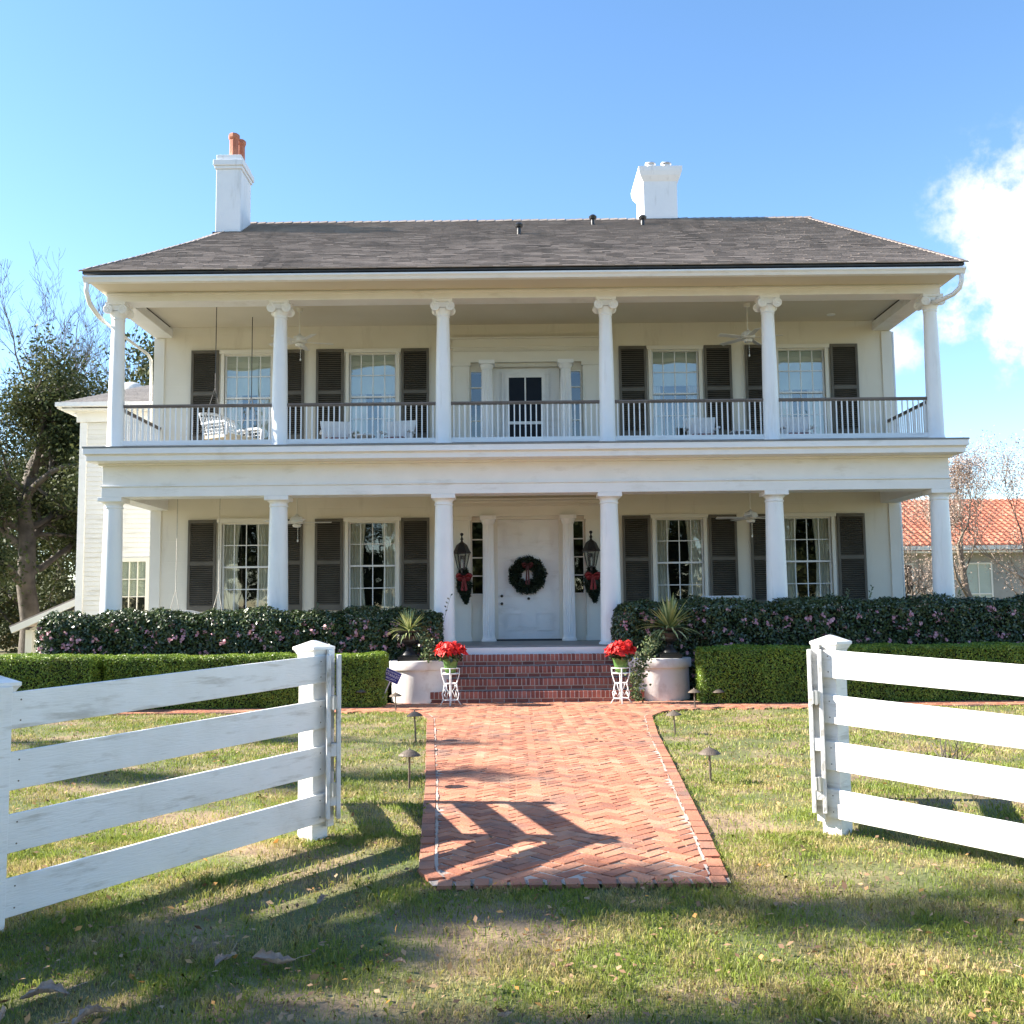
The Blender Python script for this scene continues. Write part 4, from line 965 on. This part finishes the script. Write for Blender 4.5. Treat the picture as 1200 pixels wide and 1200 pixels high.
# ------------------------------------------------------------------ fences
def board(m, A, B, z0a, z1a, z0b, z1b, nrm, th=.024):
    """board from A to B (2-D), bottom/top heights at each end"""
    A = Vector((*A, 0)); B = Vector((*B, 0)); n = len(m.v); nn = Vector((nrm[0], nrm[1], 0))*th
    for q in (Vector((0,0,0)), nn):
        m.v += [tuple(A+q+Vector((0,0,z0a))), tuple(B+q+Vector((0,0,z0b))), tuple(B+q+Vector((0,0,z1b))), tuple(A+q+Vector((0,0,z1a)))]
    for f in ((0,1,2,3), (7,6,5,4), (0,4,5,1), (1,5,6,2), (2,6,7,3), (3,7,4,0)): m.f.append(tuple(n+i for i in f)); m.r.append(random.random())
def post(p, d, zb, zt, parent, s=.075):
    d = Vector((d[0], d[1], 0)); q = Vector((-d.y, d.x, 0)); c = Vector((p[0], p[1], 0))
    po = MB().obox(c+Vector((0,0,(zb+zt)/2)), d*s, q*s, (0,0,(zt-zb)/2)).build('post', FENCE, parent, bevel=.006)
    k = MB()
    lv = [(s+.004, zt-.10), (s+.012, zt-.095), (s+.012, zt-.075), (s+.004, zt-.07), (s+.006, zt-.03), (s+.022, zt+.0), (s+.032, zt+.012), (s+.032, zt+.03), (.012, zt+.075)]
    n0 = len(k.v)
    for o_, z_ in lv:
        for sx, sy in ((-1,-1), (1,-1), (1,1), (-1,1)): k.v.append(tuple(c+d*sx*o_+q*sy*o_+Vector((0,0,z_))))
    for i in range(len(lv)-1):
        for j in range(4): k.f.append((n0+i*4+j, n0+i*4+(j+1) % 4, n0+i*4+4+(j+1) % 4, n0+i*4+4+j)); k.r.append(.5)
    k.f.append(tuple(n0+(len(lv)-1)*4+j for j in range(4))); k.r.append(.5)
    k.build('post_cap', FENCE, po)
def fence(P0, d, L, zslope, nrm, label, nearpost=True):
    t_ = thing('board_fence', label, 'fence', (P0[0], P0[1], 0), 'white board fences either side of the gateway')
    P0 = Vector(P0); d = Vector(d).normalized(); nrm = Vector(nrm).normalized()
    off = nrm*.078
    nb = 1
    post(P0, d, -.05, 1.31, t_)
    spans = [(0, L), (L, 2*L)]
    for si, (a, b) in enumerate(spans):
        A = P0+d*a+off-d*(.08 if si == 0 else 0); B = P0+d*b+off
        for (z0, z1) in ((.115, .315), (.445, .645), (.77, .97), (1.09, 1.285)):
            m = MB(); za = -zslope*a; zb = -zslope*b; board(m, A, B, z0+za, z1+za, z0+zb, z1+zb, nrm); bo = m.build('board', FENCE, t_, bevel=.004)
            nl = MB(); fn = Vector((nrm.x, nrm.y, 0))
            for f_ in (.045, .955):
                for g_ in (.22, .78):
                    q_ = A.lerp(B, f_)+nrm*.0245; zz_ = z0+(z1-z0)*g_+(za+(zb-za)*f_); nl.tube([(q_.x, q_.y, zz_), (q_.x+fn.x*.002, q_.y+fn.y*.002, zz_)], .0045, 8)
            nl.build('nail_heads', BRONZE, bo)
        if si == 1 or True: post(P0+d*b, d, -.35-zslope*b, 1.31-zslope*b, t_)
        m = MB(); c = P0+d*b+off+nrm*.036; m.obox((c.x, c.y, (.1+1.30)/2-zslope*b), (d.x*.05, d.y*.05, 0), (nrm.x*.011, nrm.y*.011, 0), (0,0,.62)); m.build('cover_board', FENCE, t_, bevel=.003)
    m = MB(); c = P0+off+nrm*.036-d*.055; m.obox((c.x, c.y, .70), (d.x*.03, d.y*.03, 0), (nrm.x*.011, nrm.y*.011, 0), (0,0,.62)); m.build('cover_board', FENCE, t_, bevel=.003)
fence((-1.44, 7.45), (-.576, -.817), 2.345, .045, (.817, -.576), 'white four board fence with capped post left of the gateway')
fence((2.29, 7.45), (.672, -.741), 2.42, .045, (-.741, -.672), 'white four board fence with capped post right of the gateway')
def gate(P, d, L, label):
    t_ = thing('gate_leaf', label, 'gate', (P[0], P[1], 0), 'open gate leaves')
    P = Vector(P); d = Vector(d).normalized(); q = Vector((-d.y, d.x))
    for a in (0, L):
        m = MB(); c = P+d*a
        for s in (-1, 1): m.obox((c.x+q.x*s*.036, c.y+q.y*s*.036, .715), (d.x*.048, d.y*.048, 0), (q.x*.014, q.y*.014, 0), (0,0,.57))
        for zc in (.95, .62, .28): m.obox((c.x, c.y, zc), (d.x*.046, d.y*.046, 0), (q.x*.021, q.y*.021, 0), (0,0,.045))
        m.build('stile', WORN, t_, bevel=.003)
    for z0, z1 in ((.16, .33), (.46, .63), (.76, .93), (1.06, 1.23)):
        c = P+d*(L/2); m = MB(); m.obox((c.x, c.y, (z0+z1)/2), (d.x*(L/2-.05), d.y*(L/2-.05), 0), (q.x*.012, q.y*.012, 0), (0,0,(z1-z0)/2)); m.build('board', FENCE, t_)
    m = MB()
    for z in (.35, .95): c = P-q*.05*0-d*.05; m.obox((c.x, c.y, z), (.022, 0, 0), (0, .015, 0), (0,0,.045)); m.tube([(c.x, c.y-.012, z-.05), (c.x, c.y-.012, z+.05)], .009, 8)
    m.build('hinge', METAL, t_)
gate((-1.285, 7.38), (-.27, .96), 1.42, 'open white gate leaf folded back beside the left post')
gate((2.155, 7.40), (.33, .945), 1.42, 'open white gate leaf folded back beside the right post')

# ------------------------------------------------------------------ trees
def grow(seed, base, height, lean=(0,0), r0=.2, levels=4, spread=.75, kids=(5, 5, 4, 4), up=.25, wig=.18, first=.3, ratio=.55, trunkfrac=.55, r_min=.006):
    """returns (segments list of (pts, radii, level), tips)"""
    rng = random.Random(seed); out = []; tips = []
    def rec(p, d, L, r, lev):
        n = 6 if lev < 2 else 4; pts = [p.copy()]; rad = [r]; q = p.copy(); v = d.copy()
        for i in range(n):
            v = (v+Vector((rng.gauss(0, wig), rng.gauss(0, wig), rng.gauss(0, wig)+up*.12*lev))).normalized(); q = q+v*L/n; pts.append(q.copy()); rad.append(max(r_min*.6, r*(1-(i+1)/n*(.5 if lev == 0 else .75))))
        out.append((pts, rad, lev))
        if lev >= levels: tips.extend(pts[1:]); return
        if lev >= levels-1: tips.extend(pts[2:])
        for k in range(kids[min(lev, len(kids)-1)]):
            f = first+(1-first)*(k+rng.random())/kids[min(lev, len(kids)-1)] if lev == 0 else .2+.8*rng.random()
            idx = min(n-1, int(f*n)); a = pts[idx].lerp(pts[idx+1], f*n-idx if f*n-idx <= 1 else 1)
            dd = (pts[idx+1]-pts[idx]).normalized(); az = rng.uniform(0, 2*math.pi)
            perp = dd.orthogonal().normalized(); perp = Matrix.Rotation(az, 3, dd) @ perp
            nd = (dd*(1-spread*.6)+perp*spread+Vector((0,0,up))).normalized()
            rec(a, nd, L*ratio*rng.uniform(.75, 1.25)*(1.15-.35*f if lev == 0 else 1), max(r_min, rad[idx]*rng.uniform(.45, .62)), lev+1)
    rec(Vector(base), Vector((lean[0], lean[1], 1)).normalized(), height*trunkfrac, r0, 0)
    return out, tips
def tree(name, label, cat, base, seed, height, leafmat=None, nleaf=0, lsize=.1, clump=.4, barkm=BARK, twigm=None, group=None, ns=(10, 7, 5, 4, 3, 3), split=3, **kw):
    t_ = thing(name, label, cat, base, group); out, tips = grow(seed, base, height, **kw)
    a = MB(); b = MB()
    for pts, rad, lev in out: (a if lev < split else b).tube(pts, rad, ns[min(lev, 5)], cap=False)
    a.build('trunk', barkm, t_, smooth=True)
    if b.v: b.build('twigs', twigm or barkm, t_)
    if nleaf:
        T = np.array([tuple(p) for p in tips]); idx = RNG.integers(0, len(T), nleaf); cj = RNG.uniform(.5, 1.3, len(T))
        P = T[idx]+RNG.normal(0, 1, (nleaf, 3))*clump*cj[idx][:, None]*np.array([1, 1, .7])
        Nr = RNG.normal(0, 1, (nleaf, 3)); Nr[:, 2] = abs(Nr[:, 2])+.3; V, F, r = leaves(P, Nr, lsize, .5, .3, rnd=np.clip(RNG.uniform(0, 1, nleaf)*.7+(cj[idx]-.5)*.35, 0, 1))
        npmesh('crown', V, F, r, leafmat, t_)
    return t_
# big evergreen left of the wing
tree('evergreen_oak', 'large leaning dark evergreen tree at the left edge beyond the wing', 'tree', (-15.5, 33, 0), 11, 10.4, OAK_L, 62000, .14, .38, lean=(.26, -.05), r0=.34, levels=3, kids=(13, 6, 5), spread=.85, up=.12, first=.28, ratio=.50, trunkfrac=.75)
tree('evergreen_oak', 'dark evergreen tree standing behind the wing roof', 'tree', (-13.9, 38, 0), 23, 12.2, OAK_L, 60000, .19, .55, lean=(.04, 0), r0=.4, levels=3, kids=(9, 6, 5), spread=.8, up=.15, first=.3, ratio=.42, trunkfrac=.8)
tree('evergreen_oak', 'dark evergreen tree with low crown at the far left edge', 'tree', (-20.8, 38, 0), 31, 10.2, OAK_L, 24000, .17, .45, lean=(-.04, 0), r0=.4, levels=3, kids=(8, 6, 5), spread=.85, up=.1, first=.2, ratio=.48, trunkfrac=.75)
for i, (x, y, h, sd_, lb) in enumerate(((-20.5, 46, 14.6, 41, 'tall bare tree rising above the evergreen at the left'), (-24.0, 50, 17.2, 42, 'bare tree at the far left edge of the sky'), (-21.8, 47, 16.2, 47, 'bare twiggy tree between the two bare trees at the left'), (-17.8, 48, 14.6, 43, 'slender bare tree just left of the roof corner'))):
    tree('bare_tree', lb, 'tree', (x, y, 0), sd_, h, barkm=TWIG, group='bare trees behind the house', r0=.17, levels=4, kids=(10, 6, 5, 4), spread=.62, up=.28, first=.3, ratio=.46, trunkfrac=.75, wig=.13, r_min=.009, split=2)
# low woods at the left
def bush(x, y, h, w, m, n, size, label, seed, grp='background shrubs'):
    t_ = thing('shrub', label, 'shrub', (x, y, 0), grp); out, tips = grow(seed, (x, y, 0), h, r0=.06, levels=2, kids=(9, 6), spread=.9, first=.05, ratio=.6, trunkfrac=.6)
    a = MB(); 
    for p, r_, l in out: a.tube(p, r_, 5, cap=False)
    a.build('stems', TWIG, t_); k = 26; C_ = np.stack([x+RNG.normal(0, w*.45, k), y+RNG.normal(0, w*.35, k), h*RNG.uniform(.12, .85, k)], 1); rr = RNG.uniform(.25, .55, k)*h*.35
    i = RNG.integers(0, k, n); D = RNG.normal(0, 1, (n, 3)); D /= np.linalg.norm(D, axis=1)[:, None]; P = C_[i]+D*(rr[i]*RNG.uniform(.6, 1.05, n))[:, None]; P[:, 2] = abs(P[:, 2])
    V, F, r = leaves(P, D, size, .55, .6, rnd=np.clip(RNG.uniform(0, .75, n)+.25*(D[:, 2] > 0), 0, 1)); npmesh('crown', V, F, r, m, t_)
for a in ((-17.2, 40, 2.6, 2.6, YEL_L, 9000, .13, 'yellow green shrub behind the small outbuilding', 1), (-22, 44, 4.2, 3.6, OAK_L, 9000, .16, 'dark green thicket behind the leaning tree', 2), (-27, 42, 3.6, 3.5, YEL_L, 9000, .15, 'olive shrub at the far left edge', 3),
          (-15.4, 36, 1.3, 1.1, YEL_L, 3500, .10, 'low reddish shrub beside the outbuilding post', 4), (-19.5, 36, 2.2, 2.0, YEL_L, 6000, .12, 'loose shrub at the foot of the leaning tree', 5), (-17.5, 52, 5.5, 4.0, YEL_L, 9000, .2, 'hazy olive thicket far behind the outbuilding', 6), (-24, 56, 6, 6, OAK_L, 10000, .22, 'distant wooded thicket at the left', 7),
          (-20, 62, 9, 7, OAK_L, 12000, .26, 'tall distant thicket behind the bare trees', 10), (-29, 66, 9, 8, OAK_L, 12000, .28, 'tall distant thicket at the far left', 11), (-13.5, 58, 6.5, 5, YEL_L, 9000, .22, 'distant olive trees hidden behind the wing corner', 12),
          (26, 60, 6.5, 6, OAK_L, 9000, .24, 'distant green trees right of the red roof', 8), (15, 58, 6, 5, YEL_L, 9000, .24, 'distant olive thicket behind the red roof', 9)): bush(*a)
# crepe myrtles at the right
for x, y, h, sd_, lb in ((13.4, 29, 7.4, 61, 'bare crepe myrtle with tan seed pods before the red roofed house'), (15.3, 29.5, 7.8, 62, 'bare crepe myrtle at the right edge of the picture'), (11.15, 28, 4.6, 65, 'dark leaning small tree between the column and the porch corner'), (15.0, 27.5, 7.0, 64, 'bare crepe myrtle close behind the last porch column')):
    tree('crepe_myrtle', lb, 'tree', (x, y, 0), sd_, h, POD, 14000 if sd_ != 65 else 1200, .055, .17, barkm=MYRT if sd_ != 65 else BARK, group='bare crepe myrtles', r0=.12, levels=4, kids=(6, 4, 4, 3), spread=.55, up=.36, first=.15, ratio=.66, trunkfrac=.46, wig=.16, r_min=.007, split=2)
# trees out to the left that shade the lawn
for x, y, h, sd_, n, lb in ((-13.0, 5.5, 11.5, 71, 5200, 'slender tree on the lawn left of the fence'), (-14.5, 11.7, 9.5, 72, 3600, 'slender tree on the lawn left of the house'), (-12.5, 4.35, 9.5, 76, 5200, 'slender tree on the lawn nearest the street at the left'), (-17, 14.5, 10, 74, 1800, 'slim tree at the end of the left hedge'), (-10.8, 6.45, 6.6, 75, 7000, 'small dense tree near the left fence')):
    tree('lawn_tree', lb, 'tree', (x, y, float(gz(y))), sd_, h, OAK_L, n, .15, .22, r0=.13, levels=3, kids=(9, 5, 4), spread=.55, up=.35, first=.3, ratio=.13, trunkfrac=.95, wig=.045, group='trees shading the lawn')
# trees across the street, behind the viewpoint (what the windows mirror)
for k, x in enumerate((-44, -35, -27, -19, -12, -6, 0, 6, 12, 18, 25, 33, 42)):
    tree('street_tree', 'tall dark tree across the street behind the viewpoint', 'tree', (x, -26-5*(k % 3), -.3), 90+k, 12+2*(k % 2), OAK_L, 8000, .6, .8, r0=.35, levels=2, kids=(10, 7), spread=.85, up=.12, first=.15, ratio=.42, trunkfrac=.8, group='trees across the street')
# small dormant shrub behind the right fence
t_ = thing('dormant_shrub', 'small leafless shrub in the lawn behind the right fence', 'shrub', (3.85, 9.3, 0)); a = MB()
for i in range(14):
    az = random.uniform(0, 2*math.pi); p = Vector((3.85+random.uniform(-.1, .1), 9.3, -.02)); v = Vector((math.cos(az)*.6, math.sin(az)*.6, 1)).normalized(); pts = [p.copy()]
    for k in range(4): v = (v+Vector((random.gauss(0, .25), random.gauss(0, .25), 0))).normalized(); p = p+v*.13; pts.append(p.copy())
    a.tube(pts, [.010, .008, .006, .004, .002], 5)
    q = pts[2]; a.tube([q, q+Vector((random.uniform(-.12, .12), random.uniform(-.12, .12), .16))], [.005, .002], 4)
a.build('stems', BARK, t_)

# ------------------------------------------------------------------ neighbouring buildings
nb = thing('red_roofed_house', 'low house with orange red tile roof beyond the bare trees at the right', 'house', (20, 40, 0))
MB().box(12.6, 34, 37.8, 46, 0, 3.45).build('wall', GREYW, nb)
m = MB(); 
V0 = (37.2, 3.72); V1 = (42.0, 5.85); n = 17
m.quad((12.2, V0[0], V0[1]), (34.5, V0[0], V0[1]), (34.5, V1[0], V1[1]), (12.2, V1[0], V1[1])); m.quad((12.2, V1[0], V1[1]), (34.5, V1[0], V1[1]), (34.5, 46.8, V0[1]), (12.2, 46.8, V0[1]))
for i in range(n):
    f = i/n; y = V0[0]+(V1[0]-V0[0])*f; z = V0[1]+(V1[1]-V0[1])*f; x = 12.2
    while x < 34.4:
        m.v += []; k = len(m.v); w_ = .24; rr = random.random(); hgt = .05; yy = y+.33; zz = z+.147
        m.v += [(x, y, z+.02), (x+w_*.25, y, z+.02+hgt), (x+w_*.55, y, z+.02+hgt), (x+w_*.8, y, z+.02), (x, yy, zz+.01), (x+w_*.25, yy, zz+.035), (x+w_*.55, yy, zz+.035), (x+w_*.8, yy, zz+.01), (x, y, z-.03), (x+w_*.8, y, z-.03)]
        for f_ in ((0,1,5,4), (1,2,6,5), (2,3,7,6)): m.f.append(tuple(k+q for q in f_)); m.r.append(rr)
        m.f.append((k+8, k+9, k+3, k+2, k+1, k)); m.r.append(rr); x += w_
m.build('roof', TILE, nb)
MB().box(12.1, 34.6, 37.1, 37.2, 3.55, 3.70).box(12.2, 34.5, 37.2, 37.8, 3.45, 3.52).build('gutter', TRIMC, nb)
for x0, w_, kind in ((12.9, .55, 0), (13.6, 1.1, 0), (16.7, .9, 1), (19.0, 1.3, 1), (21.5, 1.3, 1), (25, 1.3, 0)):
    f = MB(); f.box(x0-.06, x0, 37.74, 37.8, .8, 3.1); f.box(x0+w_, x0+w_+.06, 37.74, 37.8, .8, 3.1); f.box(x0, x0+w_, 37.74, 37.8, 3.04, 3.1); f.box(x0, x0+w_, 37.74, 37.8, 1.93, 1.98); f.box(x0+w_/2-.02, x0+w_/2+.02, 37.745, 37.795, .8, 3.04)
    wf = f.build('window', TRIMC, nb); MB().box(x0, x0+w_, 37.77, 37.79, .8, 3.04).build('pane', MATS['dark_glass'] if kind == 0 else SHADE, wf)
ob = thing('outbuilding', 'small cream outbuilding with sloping roof edge left of the wing', 'outbuilding', (-13, 30, 0))
# gable end facing the garden, rake rising to the right
A, B = Vector((-14.62, 30, 1.12)), Vector((-9.6, 30, 3.25)); sl_ = (B.z-A.z)/(B.x-A.x)
m = MB(); m.poly([(-14.25, 30.35, 0), (-9.6, 30.35, 0), (-9.6, 30.35, 3.1), (-14.25, 30.35, 1.15)]); m.poly([(-14.25, 30.35, 0), (-14.25, 30.35, 1.15), (-14.25, 36, 1.15), (-14.25, 36, 0)]); m.box(-14.3, -14.1, 30.2, 30.38, 0, 1.12)
m.build('wall', CREAM, ob)
m = MB(); d = (B-A).normalized(); u = Vector((-d.z, 0, d.x)); m.obox((A+B)/2, d*(B-A).length/2, (0, .05, 0), u*.09); m.build('rake_board', TRIMC, ob)
m = MB(); m.obox((A+B)/2+Vector((0, 3, .12)), d*((B-A).length/2+.05), (0, 3.05, 0), u*.02); m.build('roof', SHING, ob)

# ------------------------------------------------------------------ lawn
def grass(n_m2, y0, y1, w, L):
    P = []; area = 0
    y = y0
    while y < y1:
        dy = .5; hw = .53*(y+dy)+1.4; n = int(n_m2*dy*2*hw); P.append(np.stack([RNG.uniform(-hw, hw, n), RNG.uniform(y, min(y+dy, y1), n)], 1)); y += dy
    P = np.concatenate(P); P = P[~in_walk(P[:, 0], P[:, 1], -.015)]
    # thin, worn patches
    q = np.sin(P[:, 0]*1.7+P[:, 1]*1.1)+np.sin(P[:, 0]*3.9-P[:, 1]*2.7+1)+np.sin(P[:, 0]*.8+P[:, 1]*5.1+2)
    keep = RNG.uniform(0, 1, len(P)) < np.clip(.62+.24*q, .16, 1); P = P[keep]; n = len(P)
    z = gz(P[:, 1])-.012; a = RNG.uniform(0, 2*np.pi, n)
    cl_ = np.sin(P[:, 0]*23+4*np.sin(P[:, 1]*9))*np.sin(P[:, 1]*21+4*np.sin(P[:, 0]*11))+.6*np.sin(P[:, 0]*7.1+P[:, 1]*5.3)
    l = L*RNG.uniform(.4, 1.25, n)*(1+.42*np.clip(cl_, -1.2, 1.5)); b = RNG.uniform(.1, .8, n)*l
    ww = w*RNG.uniform(.6, 1.3, n); c, s = np.cos(a), np.sin(a); az2 = RNG.uniform(0, 2*np.pi, n)
    V = np.empty((n, 5, 3)); B = np.stack([P[:, 0], P[:, 1], z], 1); W = np.stack([c*ww/2, s*ww/2, np.zeros(n)], 1)
    D1 = np.stack([np.cos(az2)*b*.35, np.sin(az2)*b*.35, l*.6], 1); D2 = np.stack([np.cos(az2)*b, np.sin(az2)*b, l*RNG.uniform(.55, 1, n)], 1)
    V[:, 0] = B-W; V[:, 1] = B+W; V[:, 2] = B+D1+W*.8; V[:, 3] = B+D2; V[:, 4] = B+D1-W*.8
    return V, RNG.uniform(0, 1, n)
Vs = []; Rs = []
for args in ((12000, 3.2, 5.2, .0036, .036), (8500, 5.2, 7.5, .0042, .038), (3200, 7.5, 10.5, .006, .038), (1500, 10.5, 16.4, .009, .038)):
    v, r = grass(*args); Vs.append(v); Rs.append(r)
V = np.concatenate(Vs); n = len(V)
o = npmesh('grass', V.reshape(-1, 3), np.arange(n*5).reshape(n, 5), np.concatenate(Rs), GRASS_B); o['kind'] = 'stuff'
# fallen leaves: countless small ones, and the large ones one by one
n = 2000; y = 3.5+12.5*RNG.uniform(0, 1, n)**1.5; x = RNG.uniform(-1, 1, n)*(.53*y+.8); k = (~in_walk(x, y)) | (RNG.uniform(0, 1, n) < .06); x, y = x[k], y[k]; n = len(x)
P = np.stack([x, y, gz(y)+.022+RNG.uniform(0, .012, n)+.0], 1); Nr = np.tile([0, 0, 1.], (n, 1)); V, F, r = leaves(P, Nr, .042, .6, .4, rnd=RNG.beta(1.3, 1.3, n))
n2 = 16000; y2 = 3.4+12.5*RNG.uniform(0, 1, n2)**1.6; x2 = RNG.uniform(-1, 1, n2)*(.53*y2+.8); k = ~in_walk(x2, y2, -.05); x2, y2 = x2[k], y2[k]; n2 = len(x2)
P2 = np.stack([x2, y2, gz(y2)+RNG.uniform(.0, .022, n2)], 1); V2, F2, r2 = leaves(P2, np.tile([0, 0, 1.], (n2, 1)), .020, .45, .7, rnd=RNG.beta(.8, 2.5, n2)); V, F, r = np.concatenate([V, V2]), np.concatenate([F, F2+len(V)]), np.concatenate([r, r2])
o = npmesh('leaf_litter', V, F, r, DLEAF); o['kind'] = 'stuff'
def big_leaf(px, py, s, rot, lab, seed):
    rng = random.Random(seed); m = MB(); N = 30; rows = []; curl = rng.uniform(1.2, 2.6); tw = rng.uniform(-.8, .8)
    prof_ = [.05, .35, .62, .5, .78, .6, .72, .45, .5, .22, .03]
    for i, w_ in enumerate(prof_):
        u = -1+2*i/10; row = []
        for k in range(7):
            v = (-1+2*k/6); wv = w_*s*.75*rng.uniform(.85, 1.12)*v; ang = curl*v*.8+tw*u
            row.append((u*s, wv*math.cos(ang*.6), abs(wv)*math.sin(abs(ang)*.7)*.9+.12*s*math.sin(3*u+seed)+rng.uniform(-.03, .03)*s))
        rows.append(row)
    for i in range(10):
        for k in range(6): m.quad(rows[i][k], rows[i+1][k], rows[i+1][k+1], rows[i][k+1])
    m.tube([(s*.95, 0, .01), (s*1.2, s*.05, .02), (s*1.7, s*.15, .03)], .0016, 4)
    o = m.build('fallen_leaf', BIGLEAF, None, smooth=True); o.location = (px, py, float(gz(py))+.035); o.rotation_euler = (rng.uniform(-.25, .25), rng.uniform(-.2, .2), rot); tag(o, lab, 'leaf', 'large dry leaves on the lawn')
for a in ((-2.05, 4.62, .10, .3, 'large curled dry leaf on the grass at the lower left', 1), (-2.12, 4.36, .09, 2, 'pinkish dry leaf at the far lower left corner', 2), (-1.38, 5.0, .065, 1.2, 'small upright dry leaf on the shaded grass', 3), (-1.14, 4.98, .10, 0.1, 'long curled dry leaf beside the upright one', 4),
          (-.05, 4.35, .045, .9, 'pale dry leaf below the end of the brick walk', 5), (2.32, 4.72, .06, 2.4, 'brown dry leaf at the right edge of the grass', 6), (-1.08, 5.9, .05, 1.0, 'brown dry leaf right of the left fence', 7), (-1.76, 4.38, .085, 4, 'crumpled brown leaf in the lower left grass', 8), (-.55, 4.95, .035, 3, 'small grey dry leaf left of the walk end', 9), (.98, 12.4, .05, 1, 'dark dry leaf lying on the brick walk', 10)): big_leaf(*a)
for o in bpy.data.objects:
    if '_world' in o: del o['_world']
